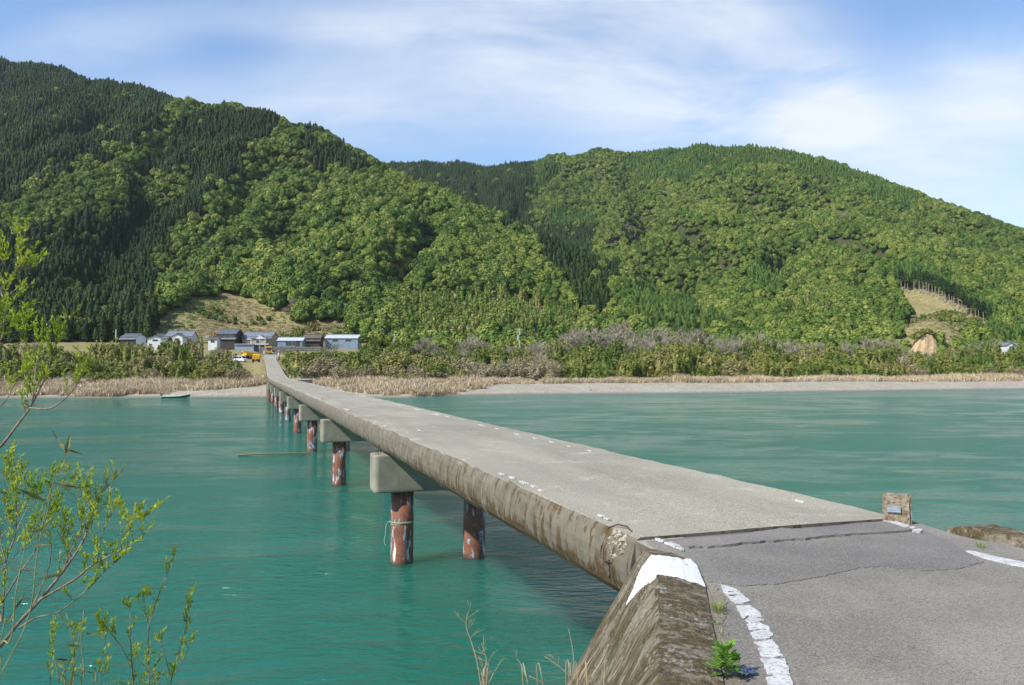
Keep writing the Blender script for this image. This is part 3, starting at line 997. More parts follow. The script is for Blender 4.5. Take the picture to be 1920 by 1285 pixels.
# cracked white edge line, piece by piece
mk = [[(1475, 350), (1500, 352), (1530, 362), (1560, 375), (1580, 385), (1520, 392), (1490, 380)],
      [(1490, 385), (1580, 390), (1600, 405), (1530, 415), (1505, 402)],
      [(1510, 405), (1600, 408), (1645, 440), (1600, 452), (1560, 450), (1530, 430)],
      [(1560, 468), (1640, 465), (1700, 510), (1700, 525), (1630, 520), (1600, 540), (1580, 500)],
      [(1608, 545), (1640, 525), (1715, 545), (1700, 555), (1640, 565)],
      [(1625, 572), (1690, 562), (1745, 585), (1752, 603), (1690, 598), (1640, 608)],
      [(1642, 615), (1690, 605), (1755, 608), (1770, 635), (1740, 650), (1680, 655), (1650, 640)],
      [(1665, 670), (1720, 662), (1760, 655), (1795, 690), (1800, 705), (1740, 700), (1690, 690)],
      [(1683, 702), (1740, 705), (1805, 712), (1822, 745), (1790, 755), (1720, 758), (1692, 735)],
      [(1700, 765), (1830, 765), (1850, 810), (1862, 855), (1790, 850), (1735, 845), (1720, 800)],
      [(1730, 872), (1790, 855), (1862, 860), (1885, 910), (1895, 940), (1750, 940), (1740, 905)]]
for i, p in enumerate(mk):
    plate('edge_line_piece', px_poly(p, 4.003, 860, 980, 3.0, 0.006, 4, 50 + i), 3.98, 4.0035, MAT['paint'], road)
mk = [[(1125, 278), (1180, 285), (1280, 318), (1250, 326), (1190, 305), (1130, 288)],
      [(1275, 325), (1300, 320), (1310, 330), (1285, 334)], [(1293, 340), (1325, 333), (1352, 336), (1340, 348), (1300, 348)],
      [(1592, 458), (1640, 460), (1760, 490), (1850, 508), (1960, 530), (1960, 552), (1850, 535), (1700, 498), (1610, 470)]]
for i, p in enumerate(mk):
    plate('edge_line_piece', px_poly(p, 4.023 if i < 3 else 4.0035, 1280, 880, 3.0, 0.006, 4, 80 + i), 3.98, 4.0235 if i < 3 else 4.0045, MAT['paint'], road)

# wing wall: a top strip beside the road and a steep face down to the river
RIDGE = [(1.29, 7.62), (1.265, 7.2), (1.24, 6.9), (1.16, 6.28), (.97, 5.2), (.77, 4.17), (.45, 2.5), (.05, 0), (-.6, -4), (-1.3, -9)]
WTOP = [4.0, 4.05, 4.07, 4.065, 4.06, 4.06, 4.06, 4.06, 4.06, 4.06]
WID = [.36, .37, .38, .38, .36, .36, .40, .42, .42, .42]
_ru = np.r_[0, np.cumsum(np.hypot(*np.diff(np.array(RIDGE), axis=0).T))]


def wall_pt(u, vv, off=0.0):
    """u: metres along the ridge; vv 0..1 across the top from road to ridge, 1..2 down the face"""
    rx = np.interp(u, _ru, [p[0] for p in RIDGE]); ry = np.interp(u, _ru, [p[1] for p in RIDGE])
    zt = np.interp(u, _ru, WTOP); wd = np.interp(u, _ru, WID)
    nse = 0.02 * float(fbm(np.array([u * 3.1]), np.array([vv * 9.0]), 1.0, 4, 61)[0])
    if vv <= 1:
        x = rx + wd * (1 - vv); z = zt - 0.05 * (1 - vv) ** 2 + nse * 0.5
        y = ry
        if vv < 0.02: z -= 0.0
    else:
        d = (vv - 1) * 5.6
        rnd = min(1.0, d / 0.10)
        x = rx - 0.57 * d - 0.03 * rnd; z = zt - d - 0.0 + 0.0 * rnd
        y = ry - 0.02 * d
        x += nse * 1.2
    if off:
        if vv <= 1: z += off
        else: x -= off * 0.87; z += off * 0.5
    return (float(x), float(y), float(z))


wingwall = empty('wing_wall', (0.8, 4.2, 0))
tag(wingwall, 'mossy sloping concrete wing wall with a white painted corner beside the road', 'wall')


def wall_piece(name, us, vvs):
    v, f = [], []
    n = len(vvs)
    for u in us:
        for q in vvs:
            p = wall_pt(u, q); v.append((p[0] - 0.8, p[1] - 4.2, p[2]))
    for i in range(len(us) - 1):
        for j in range(n - 1):
            f.append((i * n + j, i * n + j + 1, (i + 1) * n + j + 1, (i + 1) * n + j))
    # close the two ends and the back
    m_ = len(v)
    for i in (0, len(us) - 1):
        b = len(v)
        v += [(v[i * n + j][0] + 0.9 + 0.0 * j, v[i * n + j][1], v[i * n + j][2] - 0.5) for j in range(n)]
        for j in range(n - 1):
            f.append((i * n + j, b + j, b + j + 1, i * n + j + 1))
    b = len(v)
    v += [(v[i * n][0], v[i * n][1], v[i * n][2] - 0.25) for i in range(len(us))]
    for i in range(len(us) - 1): f.append((i * n, (i + 1) * n, b + i + 1, b + i))
    return mesh_obj(name, v, f, MAT['wall'], wingwall)


vv_list = [0, .15, .35, .55, .75, .9, 1.0, 1.003, 1.008, 1.02, 1.04] + [1.04 + 0.035 * k for k in range(1, 28)]
wall_piece('corner_block', np.linspace(0, 0.36, 9), vv_list)
wall_piece('wall_slab', np.concatenate([np.linspace(0.385, 4, 60), np.linspace(4.1, 17, 30)]), vv_list)
# white paint over the corner, worn along its edge
v, f = [], []
us = np.linspace(0.12, 1.75, 90); vs_ = np.concatenate([np.linspace(0.0, 1.0, 34), np.linspace(1.003, 1.17, 34)])
keep = {}
for i, u in enumerate(us):
    for j, q in enumerate(vs_):
        nse = float(fbm(np.array([u * 5.0]), np.array([q * (2.5 if q <= 1 else 16)]), 1.0, 4, 91)[0])
        if q <= 1: inside = 0.42 + 0.06 * q < u + nse * 0.10 < 1.42 - 0.22 * q and u > 0.389
        else:
            d = (q - 1) * 5.6
            inside = 0.47 + .35 * d < u + nse * 0.12 < 1.24 - 1.0 * d and d < 0.32 + nse * 0.22 and u > 0.389
        keep[i, j] = inside
        p = wall_pt(u, q, 0.004); v.append((p[0] - .8, p[1] - 4.2, p[2]))
nq = len(vs_)
for i in range(len(us) - 1):
    for j in range(nq - 1):
        if keep[i, j] and keep[i + 1, j] and keep[i, j + 1] and keep[i + 1, j + 1]:
            f.append((i * nq + j, i * nq + j + 1, (i + 1) * nq + j + 1, (i + 1) * nq + j))
wp = mesh_obj('white_paint', v, f, MAT['corner_paint'], wingwall)
bm = bmesh.new(); bm.from_mesh(wp.data)
bmesh.ops.delete(bm, geom=[q for q in bm.verts if not q.link_faces], context='VERTS'); bm.to_mesh(wp.data); bm.free()
wp['label'] = 'thick white paint worn at its edges'

# low kerb on the right
kb = np.array([(4.78, 8.62), (4.86, 8.25), (5.2, 7.62), (5.9, 6.95), (7.6, 6.15), (10, 5.75), (14, 5.35), (26, 4.95)])
v, f = [], []
ks = resample(kb, 60)
for i, p in enumerate(ks):
    q = ks[min(i + 1, 59)] - ks[max(i - 1, 0)]; nrm = np.array([-q[1], q[0]]) / np.hypot(*q) * -1
    if nrm[0] + nrm[1] < 0: nrm = -nrm
    h = 0.075 * min(1.0, 0.1 + i / 6.0)
    for (a, z) in ((-.02, 3.9), (0, 4.0 + h * .85), (.03, 4.0 + h), (.33, 4.0 + h), (.36, 4.0 + h * .8), (.42, 3.2)):
        j_ = 0.02 * float(fbm(np.array([i * 0.6]), np.array([a * 9 + z]), 1.0, 3, 15)[0])
        v.append((p[0] + nrm[0] * (a + j_), p[1] + nrm[1] * (a + j_), z + j_))
for i in range(59):
    for j in range(5): f.append((i * 6 + j, (i + 1) * 6 + j, (i + 1) * 6 + j + 1, i * 6 + j + 1))
f.append((0, 1, 2, 3, 4, 5)); f.append(tuple(59 * 6 + j for j in range(6))[::-1])
kerb = mesh_obj('kerb', v, f, MAT['wall'])
kerb['label'] = 'low lichen covered concrete kerb on the outer side of the road'; kerb['kind'] = 'structure'

# stone post with a plaque at the right corner of the bridge
pc = PG(1690, 979, 4.03)
post = empty('name_post', (pc.x + 0.03, pc.y + 0.16, 4.0), R_(-24))
tag(post, 'short weathered stone post with a small blue plaque at the bridge corner', 'post')
bm = bmesh.new()
bmesh.ops.create_cube(bm, size=1.0)
bmesh.ops.scale(bm, vec=(0.30, 0.24, 0.38), verts=bm.verts)
bmesh.ops.translate(bm, vec=(0, 0, 0.125), verts=bm.verts)
bmesh.ops.bevel(bm, geom=bm.edges[:], offset=0.025, segments=2, affect='EDGES')
bmesh.ops.subdivide_edges(bm, edges=bm.edges[:], cuts=3, use_grid_fill=True)
for q in bm.verts:
    n_ = fbm(np.array([q.co.x * 9 + q.co.y * 7]), np.array([q.co.z * 9 - q.co.y * 5]), 1.0, 3, 4)[0]
    q.co.x += n_ * 0.025; q.co.y += n_ * 0.02; q.co.z += n_ * 0.02
    q.co.x *= 1.0 - 0.12 * (q.co.z - 0.1)
me = bpy.data.meshes.new('stone'); bm.to_mesh(me); bm.free()


def make_stone():
    t = NT('lichen_stone')
    col = t.mix(t.rng(t.noise(12, 5, 0.7), 0.35, 0.65), (0.40, 0.345, 0.25), (0.20, 0.16, 0.105))
    col = t.mix(t.rng(t.noise(22, 5, 0.78), 0.49, 0.60, 0, 0.9), col, (0.115, 0.075, 0.04))
    return t.fin(col, 0.95, t.bump(t.noise(45, 5, 0.75), 0.7, 0.02), 0.2)
MAT['stone'] = make_stone()
me.materials.append(MAT['stone'])
so = bpy.data.objects.new('stone', me); COL.objects.link(so); so.parent = post
MAT['plaque'] = simple('blue_plaque', (0.20, 0.225, 0.28), (0.30, 0.33, 0.37), 30, 0.45, 0.2, 0.5)
MAT['plaqueworn'] = simple('worn_plaque', (0.45, 0.44, 0.38), (0.30, 0.32, 0.36), 45, 0.6)
q = MB(); q.box(-0.105, 0.035, -0.142, -0.118, 0.128, 0.20)
pq = q.build('plaque', MAT['plaque'], post)
q = MB()
for (a, b, z) in ((-.085, -.05, .168), (-.045, -.01, .163), (-.005, .03, .158)): q.box(a, b, -0.1445, -0.141, z - .006, z + .004)
q.box(-.03, .03, -.1445, -.141, .134, .146)
q.build('worn_lettering', MAT['plaqueworn'], pq)

# ================================================================== plants: the forms
def quads_mesh(C, N, A, W, H, core=None):
    """leaf faces: centres C, normals N, in-plane axis hint A, half sizes W, H"""
    N = N / np.linalg.norm(N, axis=1, keepdims=True)
    U = np.cross(N, A); U /= np.maximum(np.linalg.norm(U, axis=1, keepdims=True), 1e-6)
    V = np.cross(N, U)
    W = W[:, None]; H = H[:, None]
    p = np.stack([C - V * H, C + U * W + N * W * 0.15, C + V * H, C - U * W + N * W * 0.15], 1).reshape(-1, 3)
    n = len(C)
    f = np.arange(n * 4).reshape(n, 4)
    return p, f


def np_mesh(name, p, f, m):
    me = bpy.data.meshes.new(name)
    k = f.shape[1]
    me.vertices.add(len(p)); me.vertices.foreach_set('co', np.asarray(p, np.float32).reshape(-1))
    me.loops.add(f.size); me.loops.foreach_set('vertex_index', f.reshape(-1).astype(np.int32))
    me.polygons.add(len(f))
    me.polygons.foreach_set('loop_start', np.arange(0, f.size, k, dtype=np.int32))
    me.polygons.foreach_set('loop_total', np.full(len(f), k, dtype=np.int32))
    me.update(calc_edges=True); me.materials.append(m)
    return me


def ico(rad, centre, sub=1):
    bm = bmesh.new(); bmesh.ops.create_icosphere(bm, subdivisions=sub, radius=1)
    v = np.array([q.co[:] for q in bm.verts]) * np.array(rad) + np.array(centre)
    f = np.array([[q.index for q in p.verts] for p in bm.faces]); bm.free()
    f = np.concatenate([f, f[:, 2:3]], 1)        # as degenerate-free quads are not needed, keep tri index
    return v, f[:, :3]


def with_core(me, p, f, cores, m, name):
    """leaf quads plus dark inner bodies so that crowns are not see-through everywhere"""
    vs = [tuple(x) for x in p]; fs = [tuple(x) for x in f]
    for v, ff in cores:
        b = len(vs); vs += [tuple(x) for x in v]; fs += [tuple(x + b) for x in ff]
    me = bpy.data.meshes.new(name); me.from_pydata(vs, [], fs); me.update(); me.materials.append(m)
    return me


def rdirs(n, rng, zmin=-1.0):
    d = rng.normal(size=(n * 3, 3)); d /= np.linalg.norm(d, axis=1, keepdims=True)
    d = d[d[:, 2] > zmin]
    return d[:n]


def broad_mesh(seed, n=760, R=4.9, H=8.4, m='broad', leaf=0.46):
    rng = np.random.RandomState(seed)
    nl = 15
    lob = []
    for i in range(nl):
        a = rng.uniform(0, 6.283); t = math.sqrt(rng.uniform(0, 1))
        rad = t * R * 0.68
        zc = H - 1.9 - 3.6 * t * t + rng.uniform(-.5, .5)
        lob.append((rad * math.cos(a), rad * math.sin(a), zc, rng.uniform(1.25, 2.05)))
    lob = np.array(lob)
    k = rng.randint(0, nl, n * 3)
    d = rdirs(n * 3, rng, -0.55); k = k[:len(d)]
    C = lob[k, :3] + d * lob[k, 3:4] * rng.uniform(.86, 1.12, (len(d), 1))
    dist = np.linalg.norm(C[:, None, :] - lob[None, :, :3], axis=2) / lob[None, :, 3]
    dist[np.arange(len(d)), k] = 9
    ok = dist.min(1) > 0.86
    C, d = C[ok][:n], d[ok][:n]
    N = d + rng.normal(size=d.shape) * 0.30 + np.array([0, 0, 0.15])
    sz = rng.uniform(.6, 1.25, len(C)) * leaf
    p, f = quads_mesh(C, N, rng.normal(size=C.shape), sz, sz * rng.uniform(.8, 1.3, len(C)))
    cores = [ico((l[3] * .82,) * 3, l[:3], 1) for l in lob] + [ico((R * .62, R * .62, H * .36), (0, 0, H * .45), 1)]
    return with_core(None, p, f, cores, MAT[m], 'crown')


def conifer_mesh(seed, n=420, R=2.1, H=15.0, base=2.5, m='conifer', blunt=0.62):
    rng = np.random.RandomState(seed)
    t = 1 - np.sqrt(rng.uniform(0.0, 1, n)) * 0.99
    a = rng.uniform(0, 6.283, n)
    prof_ = (1 - t) ** blunt
    bulge = 1 + 0.22 * np.sin(a * 3 + t * 9) + 0.12 * np.sin(t * 40)
    r = R * prof_ * bulge * rng.uniform(.78, 1.08, n)
    C = np.stack([r * np.cos(a), r * np.sin(a), base + t * (H - base)], -1)
    N = np.stack([np.cos(a), np.sin(a), np.full(n, 0.55)], -1) + rng.normal(size=(n, 3)) * .38
    sz = rng.uniform(.55, 1.0, n) * 0.46
    p, f = quads_mesh(C, N, rng.normal(size=C.shape), sz * .8, sz * 1.25)
    cores = []
    v = []; ff = []
    ns = 8
    for i, (tt) in enumerate((0, .25, .5, .75, .97)):
        for k in range(ns):
            aa = 6.283 * k / ns
            q = R * .74 * (1 - tt) ** blunt * (1 + .15 * math.sin(3 * aa + 9 * tt))
            v.append((q * math.cos(aa), q * math.sin(aa), base + tt * (H - base)))
    for i in range(4):
        for k in range(ns):
            ff.append((i * ns + k, i * ns + (k + 1) % ns, (i + 1) * ns + (k + 1) % ns)); ff.append((i * ns + k, (i + 1) * ns + (k + 1) % ns, (i + 1) * ns + k))
    cores.append((np.array(v), np.array(ff)))
    return with_core(None, p, f, cores, MAT[m], 'crown')


def plume_mesh(seed, n=520, W=3.0, H=6.5, nst=12, m='bush', leaf=0.30, core=True, spread=0.7):
    """bamboo / willow thicket: arching sprays carrying narrow leaf tufts"""
    rng = np.random.RandomState(seed)
    C, N, A = [], [], []
    sp = []
    for i in range(nst):
        a = rng.uniform(0, 6.283); rad = math.sqrt(rng.uniform(0, 1)) * W * .62
        top = H * rng.uniform(.62, 1.0) * (1 - 0.30 * (rad / W) ** 2)
        lean = rng.uniform(.15, spread) * W * .55
        b = rng.uniform(0, 6.283)
        sp.append((rad * math.cos(a), rad * math.sin(a), top, lean * math.cos(b), lean * math.sin(b)))
    per = n // nst
    for (x, y, top, lx, ly) in sp:
        t = rng.uniform(.12, 1.0, per) ** 0.75
        w = W * .34 * (1.15 - t) ** .6 * np.sqrt(rng.uniform(.2, 1, per))
        a = rng.uniform(0, 6.283, per)
        c = np.stack([x + lx * t ** 2 + w * np.cos(a), y + ly * t ** 2 + w * np.sin(a), top * t], -1)
        C.append(c)
        N.append(np.stack([np.cos(a) * .8, np.sin(a) * .8, np.full(per, .5)], -1) + rng.normal(size=(per, 3)) * .33)
        A.append(np.stack([np.cos(a), np.sin(a), np.full(per, 1.2)], -1) + rng.normal(size=(per, 3)) * .4)
    C, N, A = np.concatenate(C), np.concatenate(N), np.concatenate(A)
    sz = rng.uniform(.6, 1.3, len(C)) * leaf
    p, f = quads_mesh(C, N, np.cross(A, N), sz * .7, sz * 1.7)
    cores = [ico((W * .50, W * .50, H * .33), (0, 0, H * .30), 1)] if core else []
    if core:
        for (x, y, top, lx, ly) in sp[:8]:
            cores.append(ico((W * .2, W * .2, top * .3), (x + lx * .3, y + ly * .3, top * .52), 1))
    return with_core(None, p, f, cores, MAT[m], 'foliage')


def bare_meshes(seed, H=9.0, spread=0.75, dense=1.0):
    """leafless tree: limbs in one mesh, the haze of twigs in another"""
    rng = random.Random(seed)
    limb, tw = MB(), MB()
    def grow(p, d, L, r, lev):
        n = 3
        pts = [p]
        q = Vector(p); dd = Vector(d)
        for i in range(n):
            dd = (dd + Vector((rng.uniform(-.18, .18), rng.uniform(-.18, .18), rng.uniform(-.02, .16)))).normalized()
            q = q + dd * (L / n); pts.append(Vector(q))
        (limb if lev < 2 else tw).tube(pts, r, r * .55, 5 if lev < 2 else 3, False)
        if lev >= 4: return
        nb = {0: 5, 1: 5, 2: int(5 * dense), 3: int(4 * dense)}[lev]
        for k in range(nb):
            t = rng.uniform(.35, 1.0)
            i = min(int(t * n), n - 1)
            b = pts[i].lerp(pts[i + 1], t * n - i)
            side_ = Vector((rng.uniform(-1, 1), rng.uniform(-1, 1), rng.uniform(-.1, .6))).normalized()
            nd = (dd * (1 - spread * .55) + side_ * spread).normalized()
            grow(b, nd, L * rng.uniform(.52, .72), max(r * .55, 0.035), lev + 1)
    for s_ in range(rng.choice((1, 2, 2))):
        grow(Vector((rng.uniform(-.3, .3), rng.uniform(-.3, .3), -0.3)), Vector((rng.uniform(-.3, .3), rng.uniform(-.3, .3), 1)).normalized(), H * .42, H * .017, 0)
    ml = bpy.data.meshes.new('trunk'); ml.from_pydata(limb.v, [], limb.f); ml.materials.append(MAT['palebark'])
    mt = bpy.data.meshes.new('crown'); mt.from_pydata(tw.v, [], tw.f); mt.materials.append(MAT['twig'])
    return ml, mt


def reed_mesh(seed, n=34, H=1.35, W=0.75, m='reed', bw=0.045):
    rng = np.random.RandomState(seed)
    v, f = [], []
    for i in range(n):
        a = rng.uniform(0, 6.283); r = math.sqrt(rng.uniform(0, 1)) * W
        x, y = r * math.cos(a), r * math.sin(a)
        h = H * rng.uniform(.5, 1.1); lx, ly = rng.normal() * .28 * h, rng.normal() * .28 * h
        t = rng.uniform(0, 3.14); cx_, cy_ = math.cos(t) * bw, math.sin(t) * bw
        b = len(v)
        v += [(x - cx_, y - cy_, -.1), (x + cx_, y + cy_, -.1), (x + lx * .4 + cx_ * .8, y + ly * .4 + cy_ * .8, h * .6), (x + lx * .4 - cx_ * .8, y + ly * .4 - cy_ * .8, h * .6), (x + lx, y + ly, h)]
        f += [(b, b + 1, b + 2, b + 3), (b + 3, b + 2, b + 4)]
    me = bpy.data.meshes.new('blades'); me.from_pydata(v, [], f); me.materials.append(MAT[m])
    return me


def link(name, me, parent=None):
    o = bpy.data.objects.new(name, me); COL.objects.link(o)
    if parent: o.parent = parent
    return o


def trunk_mesh(h, r, m, seed=0):
    rng = random.Random(seed); t = MB()
    t.tube([(0, 0, -1.0), (rng.uniform(-.1, .1), rng.uniform(-.1, .1), h * .5), (rng.uniform(-.15, .15), rng.uniform(-.15, .15), h)], r, r * .5, 7)
    for k in range(3):
        a = rng.uniform(0, 6.28)
        t.tube([(0, 0, h * .6), (math.cos(a) * h * .18, math.sin(a) * h * .18, h * .85), (math.cos(a) * h * .3, math.sin(a) * h * .3, h * 1.05)], r * .4, r * .15, 5)
    me = bpy.data.meshes.new('trunk'); me.from_pydata(t.v, [], t.f); me.materials.append(MAT[m])
    return me


BROAD = [broad_mesh(100 + i) for i in range(6)]
BROAD_T = trunk_mesh(5.0, .26, 'bark', 1)
CONI = [conifer_mesh(200 + i, R=2.1 + .2 * (i % 3), H=10.8 + (i % 4) * .7, base=1.0, blunt=.38) for i in range(5)]
CONL = [conifer_mesh(230 + i, R=2.2 + .2 * (i % 3), H=9.6 + (i % 4) * .7, base=0.8, blunt=.36, m='conifer_bright') for i in range(4)]
CONI_T = trunk_mesh(9.0, .22, 'bark', 2)
BAMB = [plume_mesh(300 + i, 560, 2.6, 9.0, 10, 'bamboo', .34) for i in range(4)]
BAMB_T = MB()
for k in range(7):
    a = k * 0.9; BAMB_T.tube([(math.cos(a) * .8, math.sin(a) * .8, -.8), (math.cos(a) * 1.0, math.sin(a) * 1.0, 4), (math.cos(a) * 1.5, math.sin(a) * 1.5, 7)], .06, .03, 5)
_me = bpy.data.meshes.new('stem'); _me.from_pydata(BAMB_T.v, [], BAMB_T.f); _me.materials.append(MAT['sasa_stem']); BAMB_T = _me
BUSH = [plume_mesh(400 + i, 1700, 3.0, 5.6 + .4 * (i % 3), 18, 'bush', .165) for i in range(6)]
DRYB = [plume_mesh(440 + i, 1300, 2.8, 5.4, 20, 'drybrush', .12, False, 1.0) for i in range(2)]
BUSH_T = trunk_mesh(3.0, .08, 'bark', 3)
BARE = [bare_meshes(500 + i, 9.0 + (i % 3) * 1.2, .8) for i in range(6)]
REED = [reed_mesh(600 + i) for i in range(4)]
WEED = [reed_mesh(650 + i, 40, .55, .6, 'weed', .06) for i in range(2)]
SHRUB = [plume_mesh(700 + i, 300, 1.5, 1.9, 10, 'weed' if i % 2 else 'bush', .17, True, .9) for i in range(3)]


def scatter(name, label, sources, pts, scl, rot, var, parent=None):
    """one mass of plants: points that carry copies of the given source objects"""
    me = bpy.data.meshes.new(name)
    me.vertices.add(len(pts)); me.vertices.foreach_set('co', np.asarray(pts, np.float32).reshape(-1))
    for nm, typ, arr in (('scl', 'FLOAT_VECTOR', scl), ('rot', 'FLOAT_VECTOR', rot)):
        at = me.attributes.new(nm, typ, 'POINT'); at.data.foreach_set('vector', np.asarray(arr, np.float32).reshape(-1))
    at = me.attributes.new('var', 'INT', 'POINT'); at.data.foreach_set('value', np.asarray(var, np.int32))
    o = bpy.data.objects.new(name, me); COL.objects.link(o)
    g = bpy.data.node_groups.new(name, 'GeometryNodeTree')
    g.interface.new_socket('Geometry', in_out='INPUT', socket_type='NodeSocketGeometry')
    g.interface.new_socket('Geometry', in_out='OUTPUT', socket_type='NodeSocketGeometry')
    N, L = g.nodes, g.links
    gi, go = N.new('NodeGroupInput'), N.new('NodeGroupOutput')
    iop = N.new('GeometryNodeInstanceOnPoints')
    jn = N.new('GeometryNodeJoinGeometry')
    for s_ in sources[::-1]:
        oi = N.new('GeometryNodeObjectInfo'); oi.transform_space = 'ORIGINAL'
        oi.inputs['Object'].default_value = s_; oi.inputs['As Instance'].default_value = True
        L.new(oi.outputs['Geometry'], jn.inputs[0])
    def attr(nm, typ):
        a = N.new('GeometryNodeInputNamedAttribute'); a.data_type = typ; a.inputs['Name'].default_value = nm
        return a.outputs['Attribute']
    L.new(gi.outputs[0], iop.inputs['Points']); L.new(jn.outputs[0], iop.inputs['Instance'])
    iop.inputs['Pick Instance'].default_value = True
    L.new(attr('var', 'INT'), iop.inputs['Instance Index'])
    L.new(attr('rot', 'FLOAT_VECTOR'), iop.inputs['Rotation'])
    L.new(attr('scl', 'FLOAT_VECTOR'), iop.inputs['Scale'])
    L.new(iop.outputs[0], go.inputs[0])
    md = o.modifiers.new('scatter', 'NODES'); md.node_group = g
    o['kind'] = 'stuff'; o['label'] = label
    return o


# ================================================================== forest: where each kind grows
def in_poly(px, py, poly):
    poly = np.array(poly, float); inside = np.zeros(px.shape, bool)
    n = len(poly); j = n - 1
    for i in range(n):
        xi, yi = poly[i]; xj, yj = poly[j]
        c = ((yi > py) != (yj > py)) & (px < (xj - xi) * (py - yi) / (yj - yi + 1e-9) + xi)
        inside ^= c; j = i
    return inside


CON_POLY = [
    [(-300, 40), (160, 130), (345, 190), (300, 240), (240, 275), (130, 335), (60, 352), (30, 395), (-300, 480)],
    [(335, 250), (390, 205), (470, 200), (530, 240), (470, 300), (430, 350), (335, 430), (285, 490), (300, 560), (292, 665), (-300, 665), (-300, 480), (60, 445), (130, 425), (240, 405), (235, 370), (265, 330)],
    [(570, 250), (640, 285), (700, 312), (665, 335), (600, 312)],
    [(730, 290), (1000, 290), (1060, 330), (1012, 365), (1005, 432), (1110, 480), (1100, 510), (1000, 450), (900, 400), (735, 320)],
    [(1000, 435), (1060, 470), (1150, 515), (1140, 600), (1090, 600), (1065, 530), (1010, 475)],
    [(1190, 280), (1400, 260), (1560, 305), (1730, 380), (1700, 396), (1560, 338), (1440, 312), (1330, 332), (1260, 348), (1170, 335)],
    [(1010, 432), (1060, 395), (1110, 400), (1120, 485)],
    [(1410, 500), (1450, 490), (1490, 495), (1500, 552), (1420, 552), (1403, 525)],
    [(1190, 545), (1260, 555), (1350, 600), (1362, 640), (1180, 640)],
    [(1640, 524), (1700, 512), (1760, 532), (1900, 610), (1960, 650), (1880, 640), (1790, 577), (1692, 545)],
    [(800, 570), (850, 565), (860, 640), (780, 640)],
]
BAM_POLY = [[(735, 605), (775, 580), (880, 560), (1000, 565), (1080, 592), (1095, 650), (735, 650)], [(1480, 585), (1545, 560), (1540, 610), (1480, 615)]]
OPEN_POLY = [[(268, 665), (300, 600), (345, 568), (425, 552), (470, 566), (532, 590), (545, 612), (600, 606), (655, 606), (680, 640), (690, 665)],
             [(1684, 540), (1735, 538), (1765, 548), (1810, 574), (1868, 614), (1790, 650), (1730, 612), (1700, 598), (1688, 570)],
             [(1695, 600), (1765, 600), (1775, 650), (1690, 650)]]
BROAD_IN_CON = [[(255, 345), (300, 328), (340, 330), (372, 352), (330, 385), (270, 385)], [(330, 185), (470, 185), (520, 215), (450, 210), (380, 215), (345, 235)],
                [(75, 445), (110, 440), (110, 460), (80, 465)]]


def any_poly(px, py, polys):
    m = np.zeros(px.shape, bool)
    for p in polys: m |= in_poly(px, py, p)
    return m


def candidates(sp, h, jit=.42, ymax=1620):
    gx = np.arange(-ymax * .6, ymax * .78, sp); gy = np.arange(255, ymax, sp)
    X, Y = np.meshgrid(gx, gy)
    X = X + rs.uniform(-jit, jit, X.shape) * sp; Y = Y + rs.uniform(-jit, jit, Y.shape) * sp
    X, Y = X.ravel(), Y.ravel()
    k = np.abs(np.arctan2(X, Y)) < R_(38.5)
    X, Y = X[k], Y[k]
    Z = terr(X, Y)
    flat = np.interp(X / Y, [-0.75, -0.60, -0.20, -0.10, .6], [14.5, 16.5, 16.5, 9.5, 9.0])
    k = visible(X, Y, Z, h) & (Z > flat)
    X, Y, Z = X[k], Y[k], Z[k]
    px, py = to_px(X, Y, Z)
    return X, Y, Z, px, py


def wob(px, py, a=15):
    return px + a * 2 * fbm(px, py, 40, 3, 31), py + a * 2 * fbm(px, py, 40, 3, 37)


X, Y, Z, px, py = candidates(5.3, 8)
wx, wy = wob(px, py)
con = any_poly(wx, wy, CON_POLY) & ~any_poly(wx, wy, BROAD_IN_CON)
con &= ~(vnoise(X / 9, Y / 9, 90) > .33)
bam = any_poly(wx, wy, BAM_POLY)
opn = any_poly(px, py, OPEN_POLY)
bare = (vnoise(X / 22, Y / 22, 71) > 0.455) | (in_poly(px, py, [(1110, 390), (1200, 375), (1215, 440), (1150, 470), (1105, 440)]) & (rs.uniform(size=X.shape) < .45))
kb_ = ~con & ~bam & ~opn & ~bare
B = [a[kb_] for a in (X, Y, Z)]
kw = bam & ~opn
W3 = [a[kw] for a in (X, Y, Z)]
kn = bare & ~con & ~bam & ~opn
N3 = [a[kn] for a in (X, Y, Z)]
X, Y, Z, px, py = candidates(3.15, 10)
wx, wy = wob(px, py)
kc = any_poly(wx, wy, CON_POLY) & ~any_poly(wx, wy, BROAD_IN_CON) & ~any_poly(wx, wy, BAM_POLY[:1]) & ~any_poly(px, py, OPEN_POLY)
swap = vnoise(X / 9, Y / 9, 90) > .33
kc &= ~(swap & (rs.uniform(size=X.shape) < .7))
leftc = (px < 1000) | ((px < 1165) & (py > 432))
CA = [a[kc & leftc] for a in (X, Y, Z)]
CB_ = [a[kc & ~leftc] for a in (X, Y, Z)]
C3 = CA
print('forest', len(B[0]), len(CA[0]), len(CB_[0]), len(W3[0]), len(N3[0]))


def region(x, y, z):
    a, b = to_px(x, y, z)
    if a < 330: return 0
    if a < 720: return 1
    if a < 1130: return 2
    if a < 1480: return 3
    return 4


REG = ['at the foot of the dark left slope', 'on the slope above the village roofs', 'low on the hill behind the bamboo grove',
       'at the hill foot behind the grey leafless trees', 'around the sandy cutting']


